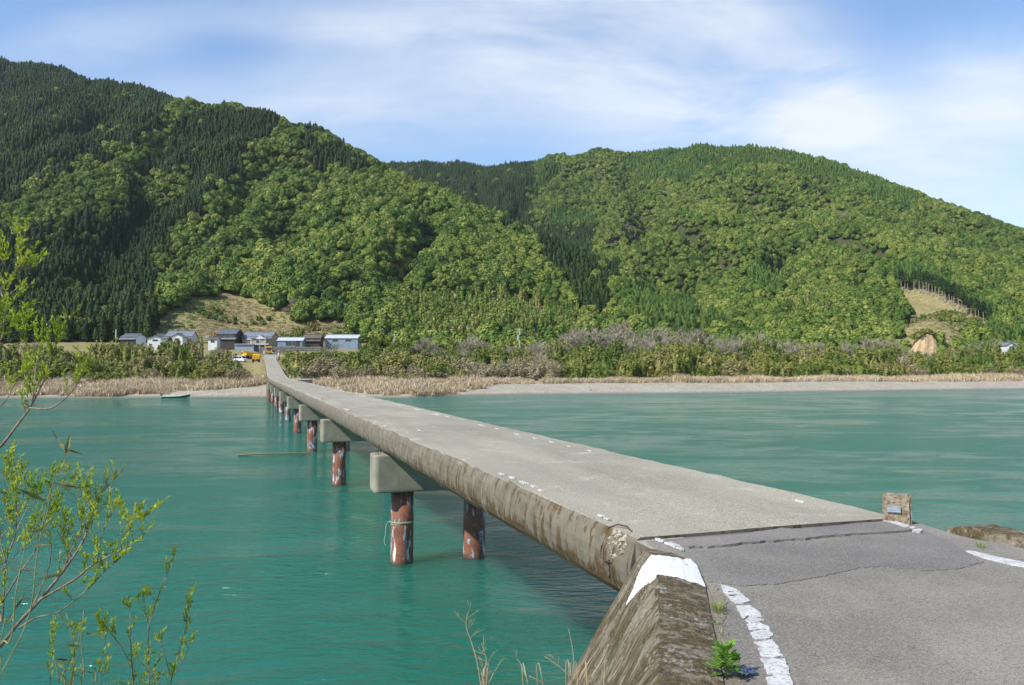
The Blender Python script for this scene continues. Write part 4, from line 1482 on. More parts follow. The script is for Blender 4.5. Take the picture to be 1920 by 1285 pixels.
def forest(kind, name, arr, meshes, tmesh, smin, smax, n_ind, label, mass_name, mass_label, zs=(.85, 1.2)):
    x, y, z = arr
    order = np.argsort(np.hypot(x, y))
    n = len(x)
    s = rs.uniform(smin, smax, n) * (1 + .25 * fbm(x, y, 35, 2, 81))
    zsn = rs.uniform(*zs, n)
    rot = rs.uniform(0, 6.283, n)
    var = rs.randint(0, len(meshes), n)
    srcs = [None] * len(meshes)
    for i in order[:n_ind]:
        v_ = int(var[i])
        t = empty(name, (x[i], y[i], z[i]), rot[i])
        t.scale = (s[i], s[i], s[i] * zsn[i])
        r = REG[region(x[i], y[i], z[i])]
        tag(t, label + ' ' + r, 'tree', kind + ' ' + r)
        link('trunk', tmesh, t)
        c = link('crown', meshes[v_], t)
        if srcs[v_] is None: srcs[v_] = c
    rest = order[n_ind:]
    if len(rest):
        for k in range(len(srcs)):
            if srcs[k] is None: srcs[k] = next(q for q in srcs if q)
        scatter(mass_name, mass_label, srcs, np.stack([x, y, z - .3], -1)[rest], np.stack([s, s, s * zsn], -1)[rest],
                np.stack([0 * rot, 0 * rot, rot], -1)[rest], var[rest])


forest('broadleaf trees', 'broadleaf_tree', B, BROAD, BROAD_T, .62, 1.28, 280, 'round crowned evergreen broadleaf tree', 'broadleaf_forest', 'evergreen broadleaf forest covering the hills')
forest('cedars', 'cedar_tree', CA, CONI, CONI_T, .62, 1.05, 280, 'narrow dark cedar', 'cedar_forest', 'dark plantation of cedars on the hill slopes')
forest('bright green cedars', 'bright_cedar', CB_, CONL, CONI_T, .55, .98, 200, 'bright green cedar', 'bright_cedar_forest', 'brighter green cedars on the central and right slopes')
forest('bamboo', 'bamboo_clump', W3, BAMB, BAMB_T, .8, 1.2, 140, 'feathery yellow green bamboo clump', 'bamboo_forest', 'bamboo grove on the hill foot')

# grey leafless trees high on the slopes
x, y, z = N3
order = np.argsort(np.hypot(x, y))[:150]
hb = []
for k, i in enumerate(order):
    t = empty('bare_tree', (x[i], y[i], z[i]), rs.uniform(0, 6.28)); s = rs.uniform(.6, .9); t.scale = (s, s, s)
    r = REG[region(x[i], y[i], z[i])] if z[i] < 45 else ['high on the dark left slope', 'high on the slope above the village', 'high on the falling ridge of the left hill', 'on the far hill beyond the saddle', 'high on the broad right hill'][region(x[i], y[i], z[i])]
    tag(t, 'grey leafless tree among evergreens ' + r, 'tree', 'leafless trees ' + r)
    ml, mt = BARE[k % 6]
    link('trunk', ml, t); link('crown', mt, t)

# ================================================================== far bank: thicket, reeds, leafless trees
def bank_pt(pxx, q):
    """point on the far bank: photo column, metres behind the waterline"""
    u = (pxx - 960) / F
    y = 170.0
    for _ in range(6): y = float(shoreY(u * y)) + q
    x = u * y
    return x, y


def tz_(x, y): return float(terr(np.array([x]), np.array([y]))[0])


pts_b = []
N_FRONT = 0
for q0, cnt in ((27, 165), (34, 150), (43, 150), (54, 130), (66, 110)):
    if q0 == 43: N_FRONT = len(pts_b)
    for k in range(cnt):
        pxx = -120 + (k + rs.uniform(-.4, .4)) * 2160 / cnt
        q = q0 + rs.uniform(-3.5, 3.5)
        if pxx > 900: q += 2
        xx, yy = bank_pt(pxx, q)
        o_ = xx * CB + yy * SB; s_ = -xx * SB + yy * CB
        ro_ = np.interp(s_, _rs, _ro)
        if (-11 if q0 > 30 else -6.5) < o_ - ro_ < 4.6: continue
        if 425 < pxx < 505 and q > 44: continue
        if 360 < pxx < 505 and q > 60: continue
        pts_b.append((xx, yy, pxx, q))
pts_b = np.array(pts_b)
zb = terr(pts_b[:, 0], pts_b[:, 1])
bl_lab = ['in the thicket along the shore left of the bridge', 'in the dense thicket beside the far bridge ramp', 'in the mixed scrub before the leafless trees', 'in the yellow green thicket above the long gravel bar']
nb = 0
back = []
bfirst = []
for i in range(len(pts_b)):
    xx, yy, pxx, q = pts_b[i]
    g_ = 0 if pxx < 500 else (1 if pxx < 800 else (2 if pxx < 1150 else 3))
    hs = float(np.interp(pxx, [-100, 60, 150, 300, 440, 490, 530, 620, 740, 800, 1000, 1200, 1400, 1900, 2100], [.8, .85, .8, 1.0, .95, .7, .9, 1.0, 1.05, .85, 1.0, 1.2, 1.15, 1.2, 1.2]))
    hs *= float(np.interp(q, [24, 32, 45, 60], [.62, 1.0, 1.3, 1.45])) * rs.uniform(.65, 1.3) * (1 + .5 * float(vnoise(np.array([pxx / 45.0]), np.array([q / 20.0]), 14)[0]))
    if 500 < pxx < 690: hs = min(hs, 1.2 if q < 50 else 1.0)
    w_ = rs.uniform(.8, 1.35) * (1.0 if pxx < 900 else 1.1)
    rz_ = rs.uniform(0, 6.28)
    if i >= N_FRONT:
        back.append((xx, yy, zb[i] - .2, w_, hs, rz_, i % 6)); continue
    dry = float(vnoise(np.array([xx / 9.0]), np.array([yy / 9.0]), 66)[0]) + float(np.interp(pxx, [0, 120, 300, 420, 560, 780, 900, 1180, 1300, 2000], [0, .12, .12, 0, -.05, .05, .16, .12, -.05, -.08])) > .2
    t = empty('dry_brush' if dry else 'riverside_bush', (xx, yy, zb[i] - .2), rz_)
    t.scale = (w_, w_, hs)
    if dry:
        tag(t, 'straw brown leafless brush ' + bl_lab[g_], 'brush', 'dry brush ' + bl_lab[g_])
        link('foliage', DRYB[i % 2], t); link('trunk', BUSH_T, t); continue
    tag(t, ['olive green bush ', 'olive green bush ', 'dull green bush ', 'yellow green bush '][g_] + bl_lab[g_], 'bush', 'bushes ' + bl_lab[g_])
    fo = link('foliage', BUSH[i % 6], t)
    if len(bfirst) < 6: bfirst.append(fo)
    nb += 1
back = np.array(back)
scatter('thicket_undergrowth', 'taller green scrub massed behind the riverside bushes', bfirst, back[:, :3], back[:, [3, 3, 4]], np.stack([0 * back[:, 5], 0 * back[:, 5], back[:, 5]], -1), back[:, 6].astype(int))
print('bushes', nb)

# leafless riverside trees: (photo column, metres behind the waterline, height factor)
bt = [(160, 30, .62), (240, 33, .6), (265, 45, .7), (290, 40, .6), (330, 55, .8), (405, 52, .85), (430, 46, .75), (110, 60, .9), (70, 70, 1.0), (200, 62, .8),
      (620, 60, .7), (790, 58, .95), (830, 66, 1.0), (860, 50, .8), (890, 68, 1.05), (930, 60, .9), (965, 50, .75), (1000, 55, .9), (1020, 70, 1.25), (1050, 58, 1.0),
      (1075, 66, 1.3), (1100, 75, 1.45), (1125, 62, 1.25), (1145, 78, 1.55), (1165, 60, 1.2), (1190, 70, 1.4), (1215, 58, 1.05), (1235, 72, 1.45), (1260, 64, 1.3),
      (1290, 70, 1.35), (1310, 58, 1.1), (1335, 75, 1.35), (1360, 62, 1.1), (1390, 70, 1.15), (1420, 66, 1.2), (1440, 60, 1.1), (1465, 72, 1.25), (1490, 64, 1.2), (1600, 62, 1.0),
      (1625, 66, 1.25), (1650, 60, 1.1), (1665, 68, 1.1), (1690, 60, .8), (1800, 62, .95), (1825, 70, 1.05), (1850, 64, 1.0), (1870, 72, 1.1), (1895, 66, 1.05), (1920, 70, 1.1), (1945, 64, 1.1),
      (1862, 58, .8), (1880, 56, .85), (1900, 58, .8), (1912, 54, .85), (1840, 56, .8), (1780, 58, .8), (1720, 56, .7), (1745, 58, .7), (1705, 62, .8), (1550, 64, 1.0), (1575, 60, .9), (1520, 62, 1.0),
      (735, 50, .6), (940, 30, .5), (1010, 34, .6), (1240, 40, .8), (1215, 36, .7)]
for k, (pxx, q, hf) in enumerate(bt):
    xx, yy = bank_pt(pxx, q)
    zt_ = float(terr(np.array([xx]), np.array([yy]))[0])
    t = empty('bare_tree', (xx, yy, zt_), rs.uniform(0, 6.28))
    hf *= 1.0 if pxx < 500 else 1.35
    t.scale = (hf * 1.15, hf * 1.15, hf)
    where = 'standing in the scrub left of the bridge' if pxx < 500 else ('rising from the scrub right of the far ramp' if pxx < 1000 else
            ('in the grey stand below the cedar spur' if pxx < 1500 else ('before the sandy cutting' if pxx < 1750 else 'near the small white house')))
    tag(t, 'grey leafless tree ' + where, 'tree', 'leafless trees ' + where)
    ml, mt = BARE[k % 6]
    link('trunk', ml, t); link('crown', mt, t)

# dry reeds on the shore, green weeds along the foot of the thicket
def band(n, f_lo, f_hi, px0, px1):
    out = []
    pxx = rs.uniform(px0, px1, n); u = rs.uniform(0, 1, n)
    for a, b in zip(pxx, u):
        lo, hi = f_lo(a), f_hi(a)
        xx, yy = bank_pt(a, lo + (hi - lo) * b)
        s_ = -xx * SB + yy * CB; o_ = xx * CB + yy * SB
        if abs(o_ - np.interp(s_, _rs, _ro)) < 2.3 and s_ < 300: continue
        out.append((xx, yy))
    return np.array(out)


lo_ = lambda a: float(np.interp(a, [-200, 0, 150, 300, 330, 385, 430, 500, 540, 600, 720, 850, 910, 920, 1100, 1500, 1850, 2000], [3, 3, 2, 1.5, 9, 9, 12, 16, 14, 8, 1.5, 1.5, 9, 15, 16.5, 17, 15, 16]))
hi_ = lambda a: float(np.interp(a, [-200, 430, 500, 540, 900, 2000], [26, 26, 24, 25, 24, 24]))
bnd = band(9000, lo_, hi_, -120, 2040)
zr = terr(bnd[:, 0], bnd[:, 1])
keepr = (fbm(bnd[:, 0], bnd[:, 1], 7, 3, 19) > -0.22)
bnd, zr = bnd[keepr], zr[keepr]
clump = []
for k in range(4):
    o = link('dry_reed_tuft', REED[k]); xx, yy = bank_pt((60, 705, 775, 640)[k], (4, 6, 3, 9)[k]); o.location = (xx, yy, float(terr(np.array([xx]), np.array([yy]))[0]))
    tag(o, ['tuft of dry tan reeds at the water left of the moored boat', 'tuft of dry tan reeds above the washed out bank', 'tuft of dry tan reeds at the washed out bank edge', 'tuft of dry tan reeds beside the bridge on the gravel'][k], 'reeds')
    clump.append(o)
n = len(bnd); s = rs.uniform(.75, 1.25, n)
scatter('dry_reeds', 'dry tan reeds along the far shore', clump, np.stack([bnd[:, 0], bnd[:, 1], zr], -1), np.stack([s * 1.15, s * 1.15, s * rs.uniform(.45, 1.1, n) * (1 + .9 * fbm(bnd[:, 0], bnd[:, 1], 11, 2, 52))], -1),
        np.stack([0 * s, 0 * s, rs.uniform(0, 6.28, n)], -1), rs.randint(0, 4, n))
wd = band(900, lambda a: 23, lambda a: 28, -120, 2040)
wd = wd[fbm(wd[:, 0], wd[:, 1], 9, 2, 23) > 0.05]
wsrc = []
for k in range(2):
    o = link('green_weed_tuft', WEED[k]); xx, yy = bank_pt((470, 600)[k], 25); o.location = (xx, yy, float(terr(np.array([xx]), np.array([yy]))[0]))
    tag(o, ['bright green weed tuft below the ramp left of the bridge', 'bright green weed tuft at the thicket foot right of the bridge'][k], 'weeds'); wsrc.append(o)
n = len(wd); s = rs.uniform(.8, 2.0, n)
scatter('green_weeds', 'bright green weeds along the thicket foot', wsrc, np.stack([wd[:, 0], wd[:, 1], terr(wd[:, 0], wd[:, 1])], -1), np.stack([s, s, s], -1),
        np.stack([0 * s, 0 * s, rs.uniform(0, 6.28, n)], -1), rs.randint(0, 2, n))

MAT['cobble'] = simple('river_stone', (0.40, 0.37, 0.31), (0.24, 0.22, 0.185), 1.5, 0.9, 0.3)
bm = bmesh.new(); bmesh.ops.create_icosphere(bm, subdivisions=2, radius=.5)
for q in bm.verts: q.co *= 1 + .35 * float(vnoise(np.array([q.co.x * 3 + 5]), np.array([q.co.y * 3 + q.co.z * 2]), 6)[0]); q.co.z *= .6
_cm = bpy.data.meshes.new('river_stone'); bm.to_mesh(_cm); bm.free(); _cm.materials.append(MAT['cobble'])
xx, yy = bank_pt(1105, 5); o = link('river_stone', _cm); o.location = (xx, yy, tz_(xx, yy)); tag(o, 'large grey river stone on the gravel bar near the waterline', 'stone')
gvb = band(2600, lambda a: .5, lambda a: 16, 860, 2040); gvb = np.concatenate([gvb, band(260, lambda a: .5, lambda a: 10, 385, 500)])
n = len(gvb); s = rs.uniform(.12, .5, n) ** 1.3
scatter('gravel_stones', 'loose stones strewn over the gravel shore', [o], np.stack([gvb[:, 0], gvb[:, 1], terr(gvb[:, 0], gvb[:, 1])], -1), np.stack([s, s, s * .8], -1), np.stack([0 * s, 0 * s, rs.uniform(0, 6.28, n)], -1), np.zeros(n, int))

# low growth over the open slope behind the village and in the right clearing
X, Y, Z, px, py = candidates(2.6, 2, .42, 520)
op = any_poly(px, py, OPEN_POLY)
X, Y, Z, px, py = [a[op] for a in (X, Y, Z, px, py)]
sel = (px < 900)
gs = np.array([(a, b, c) for a, b, c in zip(X, Y, Z)])
s = rs.uniform(.7, 1.4, len(gs))
MAT['drygrass'] = foliage('dry_slope_grass', [(0.15, (0.22, 0.165, 0.085)), (0.5, (0.30, 0.23, 0.125)), (0.85, (0.37, 0.295, 0.165))], 0.05, 1.5)
slope_src = []
for k in range(4):
    o = link('dry_grass_tuft', reed_mesh(680 + k, 34, 1.35, .75, 'drygrass')); j = int(np.argmin(np.hypot(px - (380, 430, 470, 510)[k], py - (590, 580, 598, 604)[k]))); o.location = tuple(gs[j])
    tag(o, ['tuft of brown grass near the gravestones on the open slope', 'tuft of brown grass high in the middle of the open slope', 'tuft of brown grass above the main house on the open slope', 'tuft of brown grass at the wooded right end of the open slope'][k], 'grass'); slope_src.append(o)
gv = np.where(fbm(gs[:, 0], gs[:, 1], 14, 3, 44) + np.where(px < 430, .16, -.06) + rs.uniform(-.12, .12, len(gs)) > .08, 4 + rs.randint(0, 2, len(gs)), rs.randint(0, 4, len(gs)))
scatter('dry_grass', 'dry and green grass on the cleared slopes', slope_src + wsrc, gs, np.stack([s * 1.7, s * 1.7, np.where(gv < 4, s * .55, s * 1.1)], -1), np.stack([0 * s, 0 * s, rs.uniform(0, 6.28, len(gs))], -1), gv)
shr = np.where(px < 900, (fbm(X, Y, 16, 3, 29) > 0.10) & (rs.uniform(size=X.shape) < .5), (fbm(X, Y, 10, 3, 33) > -0.18) & (rs.uniform(size=X.shape) < .6))
cut_face = in_poly(px, py, [(1700, 606), (1768, 606), (1768, 640), (1700, 640)])
shr &= ~cut_face
ss = np.where(shr)[0]; rs.shuffle(ss)
ss = np.concatenate([ss[px[ss] >= 900][:150], ss[px[ss] < 900][:150]])
for i in ss:
    o = link('hillside_shrub', SHRUB[int(rs.randint(0, 3))]); o.location = (X[i], Y[i], Z[i]); s_ = rs.uniform(.7, 1.6) * (1.0 if px[i] < 900 else 1.5); o.scale = (s_, s_, s_ * .9)
    w_ = 'on the dry open slope behind the village' if px[i] < 900 else 'in the clearing below the row of bare trunks'
    tag(o, 'low green shrub ' + w_, 'shrub', 'shrubs ' + w_)

# concrete filler between deck corner and wing wall
mb = MB(); mb.prism([(-1.86, -0.95), (-1.30, -0.80), (-1.25, -0.035), (-1.80, -0.035)], 3.0, 3.985, 'z')
mb.build('end_block', MAT['deck'], bridge)

# ================================================================== village
MAT['tile'] = simple('grey_roof_tile', (0.20, 0.215, 0.235), (0.14, 0.15, 0.165), .9, 0.55, 0.6, 0.4, bscale=3.5, bdist=.05)
MAT['tiledark'] = simple('dark_roof_tile', (0.115, 0.125, 0.145), (0.08, 0.085, 0.10), .9, 0.55, 0.6, 0.4, bscale=3.5, bdist=.05)
MAT['tilebrown'] = simple('brown_roof_board', (0.15, 0.125, 0.10), (0.09, 0.075, 0.065), 1.2, 0.85, 0.5, bscale=5, bdist=.05)
MAT['sheet'] = simple('pale_sheet_roof', (0.50, 0.53, 0.57), (0.42, 0.45, 0.49), .6, 0.4, 0.2, 0.5)
MAT['plaster'] = simple('white_plaster', (0.74, 0.74, 0.72), (0.62, 0.62, 0.60), .8, 0.8)
MAT['beige'] = simple('beige_plaster', (0.42, 0.34, 0.25), (0.33, 0.27, 0.20), .8, 0.8)
MAT['timber'] = simple('dark_timber', (0.075, 0.055, 0.045), (0.045, 0.035, 0.03), 1.5, 0.8, 0.3)
MAT['bluegrey'] = simple('blue_grey_sheet', (0.25, 0.31, 0.37), (0.19, 0.24, 0.29), .8, 0.6)
MAT['glass'] = simple('window_glass', (0.03, 0.035, 0.045), (0.02, 0.025, 0.03), 1, 0.1, 0, 0.6)
MAT['stonewall'] = simple('stone_retaining', (0.22, 0.21, 0.19), (0.11, 0.105, 0.095), 1.6, 0.9, 0.9, bscale=3, bdist=.2)
MAT['pole'] = simple('concrete_pole', (0.42, 0.43, 0.44), (0.34, 0.35, 0.36), 1, 0.7)
MAT['steelgrey'] = simple('grey_steel', (0.33, 0.36, 0.40), (0.25, 0.27, 0.30), 2, 0.5, 0, 0.5)
MAT['yellow'] = simple('yellow_truck_paint', (0.80, 0.46, 0.012), (0.70, 0.39, 0.012), .7, 0.35, 0, 0.5)
MAT['yellowbed'] = simple('worn_yellow_paint', (0.72, 0.42, 0.02), (0.46, 0.28, 0.04), 1.4, 0.5, 0, 0.4)
MAT['black'] = simple('black_rubber', (0.02, 0.02, 0.02), (0.03, 0.03, 0.03), 3, 0.8)
MAT['white'] = simple('white_car_paint', (0.80, 0.80, 0.80), (0.74, 0.74, 0.74), 1, 0.3, 0, 0.5)
MAT['lamp'] = simple('lamp_glass', (0.65, 0.66, 0.66), (0.6, 0.6, 0.6), 5, 0.2, 0, 0.5)
MAT['red'] = simple('red_lens', (0.45, 0.03, 0.02), (0.35, 0.02, 0.02), 5, 0.3, 0, 0.5)
MAT['orange'] = simple('orange_plastic', (0.75, 0.22, 0.02), (0.6, 0.18, 0.02), 2, 0.5)
MAT['redbrick'] = simple('reddish_board', (0.34, 0.15, 0.12), (0.24, 0.11, 0.09), 1.5, 0.8)


def tz(x, y): return float(terr(np.array([x]), np.array([y]))[0])


def house(name, label, px0, px1, py_ridge, py_eave, Y, depth, wallm, roofm, py_base=None, rz=0.0, axis='x', over=.5, wins=(), door=None, storey=None, cat='house', annex=None):
    """gabled house read off the photograph: pixel span of the roof, ridge and eave heights, distance"""
    sc = Y / F
    W = (px1 - px0) * sc
    c = P((px0 + px1) / 2, py_eave, Y)
    ze, zr_ = c.z, P((px0 + px1) / 2, py_ridge, Y).z
    g = tz(c.x, Y) - .4
    zb_ = min(g, P(0, py_base, Y).z if py_base else g)
    t = empty(name, (c.x, Y + depth / 2, zb_), rz)
    tag(t, label, cat)
    ze -= zb_; zr_ -= zb_
    w, d = W / 2 - over * .7, depth / 2 - over * .6
    H = max(.8, zr_ - ze)
    m = MB()
    if axis == 'x':       # ridge runs across the view
        rise = H * (d / (d + over * .6 + .001))
        m.prism([(-d, 0), (d, 0), (d, ze), (0, ze + rise - .12), (-d, ze)], -w, w, 'x')
        m.build('wall', MAT[wallm], t)
        rf = MB(); e = depth / 2
        sl = H / e; th = .16
        for sg in (-1, 1):
            rf.prism([(0, ze + H), (sg * (e + .0), ze), (sg * (e + .0), ze - th), (0, ze + H - th)], -W / 2, W / 2, 'x')
        ro = rf.build('roof', MAT[roofm], t)
        rg = MB(); rg.box(-W / 2 - .05, W / 2 + .05, -.18, .18, ze + H - .02, ze + H + .22); rg.build('ridge_tile', MAT[roofm], ro)
    else:                 # gable faces the camera
        rise = H * (w / (W / 2))
        m.prism([(-w, 0), (w, 0), (w, ze), (0, ze + rise - .12), (-w, ze)], -d, d, 'y')
        m.build('wall', MAT[wallm], t)
        rf = MB(); th = .16
        for sg in (-1, 1):
            rf.prism([(0, ze + H), (sg * W / 2, ze), (sg * W / 2, ze - th), (0, ze + H - th)], -depth / 2, depth / 2, 'y')
        ro = rf.build('roof', MAT[roofm], t)
        rg = MB(); rg.box(-.18, .18, -depth / 2 - .05, depth / 2 + .05, ze + H - .02, ze + H + .22); rg.build('ridge_tile', MAT[roofm], ro)
    for (fx, z0, ww, hh) in wins:
        wf = MB(); x_ = fx * w
        wf.box(x_ - ww / 2 - .08, x_ + ww / 2 + .08, -d - .06, -d + .05, ze - z0 - hh - .08, ze - z0 + .08)
        wo = wf.build('window', MAT['steelgrey'], t)
        MB().box(x_ - ww / 2, x_ - .03, -d - .085, -d - .05, ze - z0 - hh, ze - z0).build('pane', MAT['glass'], wo)
        MB().box(x_ + .03, x_ + ww / 2, -d - .085, -d - .05, ze - z0 - hh, ze - z0).build('pane', MAT['glass'], wo)
    if door:
        fx, ww, hh, zb2 = door
        MB().box(fx * w - ww / 2, fx * w + ww / 2, -d - .05, -d + .05, zb2, zb2 + hh).build('door', MAT['timber'], t)
    if storey:            # lower lean-to roof in front
        zl, dp, mm = storey
        q = MB(); q.prism([(-d - dp, ze - zl - .55), (-d, ze - zl), (-d, ze - zl - .14), (-d - dp, ze - zl - .69)], -W / 2, W / 2, 'x')
        q.build('lean_to_roof', MAT[mm], t)
        MB().box(-w + .1, w - .1, -d - dp + .5, -d - .01, 0, ze - zl - .55).build('lower_wall', MAT[wallm if wallm != 'plaster' else 'timber'], t)
    return t


house('farmhouse', 'long house with grey tiled roof and white gable beside the leftmost utility pole', 225, 260, 625.5, 632, 288, 6.5, 'plaster', 'tiledark', 650, R_(-9), wins=((.0, .7, 2, 1.0), (.6, .7, 1.4, 1.0)), storey=(.3, 1.0, 'tile'))
house('storehouse', 'white gabled house with a small dark window facing the river', 272, 303, 629.5, 635, 282, 8.0, 'plaster', 'tile', 650, R_(8), 'y', wins=((0.0, .35, 1.7, .55),), door=(.55, .9, 2.0, .4))
house('back_house', 'dark tiled house half hidden behind the white gabled house', 287, 309, 626.5, 631.5, 300, 7.0, 'plaster', 'tiledark', 645, R_(10), wins=((.3, .6, 1.4, .9),))
house('large_farmhouse', 'large grey tiled farmhouse with a white gable above the bushes', 308, 357, 620, 630.5, 296, 8.5, 'plaster', 'tile', 650, R_(6), wins=((-.5, .7, 1.8, 1.0), (.4, .7, 1.8, 1.0)), storey=(.2, 1.1, 'tile'))
house('gabled_wing', 'white gabled wing projecting from the large grey farmhouse', 318, 342, 625.5, 632, 286, 6.0, 'plaster', 'tile', 650, R_(5), 'y', wins=((0, .5, 1.3, .7),))
house('two_storey_house', 'two storey dark timber house with slate grey roof', 404, 445, 616.5, 626, 292, 7.0, 'timber', 'tiledark', 655, R_(-4), wins=((-.55, .35, 1.6, .9), (.1, .35, 1.6, .9), (.62, .35, 1.2, .9)), storey=(1.5, 1.2, 'tile'))
house('small_shed', 'small white walled shed with brown roof beside the two storey house', 387, 407, 632, 636, 284, 5.0, 'plaster', 'tilebrown', 655, R_(5), wins=((0, .4, 1.2, .8),))
house('main_house', 'wide grey tiled main house behind the utility poles', 453, 511, 622, 631, 296, 8.5, 'beige', 'tile', 660, R_(-2), wins=((-.7, .5, 1.6, 1.1), (.75, .5, 1.4, 1.1)), storey=(.1, .9, 'tile'))
house('entrance_porch', 'front porch with white gable on the main house', 476, 500, 629, 636, 287, 6.0, 'beige', 'tile', 660, 0, 'y', wins=((-.5, .5, 1.1, .9),), door=(.35, 1.2, 2.0, 1.2))
MB().prism([(-1.75, 0), (1.75, 0), (0, 1.15)], -.04, .04, 'y').build('gable_board', MAT['plaster'], None).parent = None
gb = bpy.data.objects['gable_board']
pp = P(488, 635.4, 286.9); gb.location = (pp.x, pp.y, pp.z); gb.parent = bpy.data.objects['entrance_porch']; gb.matrix_parent_inverse = Matrix.Translation(-Vector(bpy.data.objects['entrance_porch'].location))
house('long_shed', 'long shed with pale blue sheet roof and blue grey walls', 518, 567, 633, 638.6, 282, 6.0, 'bluegrey', 'sheet', 662, R_(3), wins=((-.1, .5, 2.2, 1.3), (.35, .5, 1.2, 1.3)), door=(.62, 1.6, 2.2, 2.2))
house('old_barn', 'old brown roofed barn with dark lower roof beside the long shed', 566, 601, 627, 634, 290, 6.5, 'timber', 'tilebrown', 660, R_(2), wins=((0, .6, 1.6, .8),), storey=(.6, 1.6, 'tilebrown'))
house('grey_roofed_shed', 'long low shed with plain grey roof standing behind the thicket', 608, 672, 628, 634, 296, 7.0, 'bluegrey', 'sheet', 655, R_(1), wins=((-.4, .4, 2, .9), (.4, .4, 2, .9)))
house('riverside_house', 'small white house among leafless trees at the right end', 1876, 1914, 642, 648.5, 300, 8.0, 'plaster', 'tile', 668, R_(-5), wins=((-.4, .5, 1.6, 1.1), (.3, .5, 1.6, 1.1)), storey=(.2, 1.2, 'tile'))
house('riverside_house_wing', 'white gabled wing of the small house at the right end', 1888, 1907, 642, 647.5, 292, 5.0, 'plaster', 'tile', 668, R_(-5), 'y', wins=((0, .6, 1.2, 1.0),), cat='house')


def wall_run(name, label, px0, px1, py0, py1, Y, m, capm=None, cat='wall', rows=0):
    a, b = P(px0, py1, Y), P(px1, py0, Y)
    t = empty(name, ((a.x + b.x) / 2, Y, min(a.z, tz((a.x + b.x) / 2, Y)) - .5)); tag(t, label, cat)
    z0 = t.location.z; W = (b.x - a.x) / 2; H = b.z - z0
    if rows:
        rg = random.Random(px0)
        MB().box(-W, W, .12, .5, 0, H).build('backing', MAT['dark'], t)
        rh = H / rows; q = None
        for r in range(rows):
            x = -W + (rg.uniform(-.6, 0) if r % 2 else 0)
            while x < W:
                L = rg.uniform(.8, 1.4)
                x0, x1 = max(-W, x) + .03, min(W, x + L) - .03
                if x1 - x0 > .2: MB().box(x0, x1, rg.uniform(0, .06), .3, r * rh + .03, (r + 1) * rh - .03).build('stone', MAT[m], t)
                x += L
    else:
        MB().box(-W, W, 0, .35, 0, H).build('panel', MAT[m], t)
    if capm: MB().prism([(-.45, H), (.8, H), (.17, H + .35)], -W - .1, W + .1, 'x').build('coping', MAT[capm], t)
    return t


wall_run('garden_wall', 'grey boundary wall with tiled coping left of the utility poles', 440, 476, 646.5, 654, 278, 'bluegrey', 'tile')
wall_run('stone_retaining_wall', 'dark stone retaining wall below the main house', 475, 503, 646.5, 657, 279, 'stonewall', 'pole', rows=5)
wall_run('yard_wall', 'dark block wall beside the parked truck below the long shed', 512, 602, 650, 657, 277, 'stonewall', None, rows=3)
sh = empty('roadside_shrine', tuple(P(467.5, 646, 279.5))); tag(sh, 'small reddish shrine with white post by the garden wall', 'shrine')
MB().box(-.7, .5, -.5, .5, -1.5, 1.6).build('body', MAT['redbrick'], sh); MB().box(.55, .85, -.55, -.2, -1.5, 1.7).build('post', MAT['plaster'], sh)
MB().prism([(-1.0, 1.6), (1.1, 1.6), (.05, 2.3)], -.8, .8, 'y').build('roof', MAT['sheet'], sh)


def upole(px_, py0, py1, Y, label, arms=0, r=.16, trans=False):
    a, b = P(px_, py1, Y), P(px_, py0, Y)
    zg = min(a.z, tz(a.x, Y)) - .3
    t = empty('utility_pole', (a.x, Y, zg)); tag(t, label, 'utility pole', None)
    H = b.z - zg
    MB().tube([(0, 0, 0), (0, 0, H)], r * 1.2, r * .75, 10).build('shaft', MAT['pole'], t, True)
    for k in range(arms):
        z = H - .4 - .9 * k
        MB().box(-.9, .9, -.06, .06, z - .06, z + .06).build('crossarm', MAT['steelgrey'], t)
        for q in (-.8, -.3, .3, .8):
            MB().tube([(q, 0, z + .05), (q, 0, z + .28)], .07, .05, 6).build('insulator', MAT['plaster'], t)
    if trans:
        MB().tube([(-.35, -.25, H - 3.4), (-.35, -.25, H - 2.2)], .32, .32, 10).build('transformer', MAT['pole'], t)
        MB().box(-.75, -.15, -.1, .3, H - 3.9, H - 3.3).build('switch_box', MAT['plaster'], t)
    return t


upole(217, 617.5, 660, 275, 'tall concrete utility pole left of the white gabled house', 0, .2)
upole(487, 628, 658, 276, 'left one of two utility poles before the main house', 1, .14)
upole(497, 627, 668, 270, 'utility pole at the roadside bend beside the yellow truck', 1, .15)
upole(974, 616, 668, 262, 'lone utility pole with transformer above the scrub', 2, .15, True)
upole(739, 626, 655, 280, 'thin utility pole at the edge of the bamboo grove', 1, .12)


# vehicles ------------------------------------------------------------
def wheel(parent, x, y, r, w):
    o = MB().tube([(x - w / 2, y, r), (x + w / 2, y, r)], r, r, 16).build('wheel', MAT['black'], parent, False)
    MB().tube([(x - w / 2 - .012, y, r), (x + w / 2 + .012, y, r)], r * .55, r * .55, 12).build('rim', MAT['steelgrey'], o, False)


def bevel_box(name, x0, x1, y0, y1, z0, z1, m, parent, bev=.06):
    bm_ = bmesh.new(); bmesh.ops.create_cube(bm_, size=1)
    bmesh.ops.scale(bm_, vec=(x1 - x0, y1 - y0, z1 - z0), verts=bm_.verts)
    bmesh.ops.translate(bm_, vec=((x0 + x1) / 2, (y0 + y1) / 2, (z0 + z1) / 2), verts=bm_.verts)
    bmesh.ops.bevel(bm_, geom=bm_.edges[:], offset=bev, segments=2, affect='EDGES')
    me_ = bpy.data.meshes.new(name); bm_.to_mesh(me_); bm_.free(); me_.materials.append(MAT[m])
    o = bpy.data.objects.new(name, me_); COL.objects.link(o); o.parent = parent
    return o


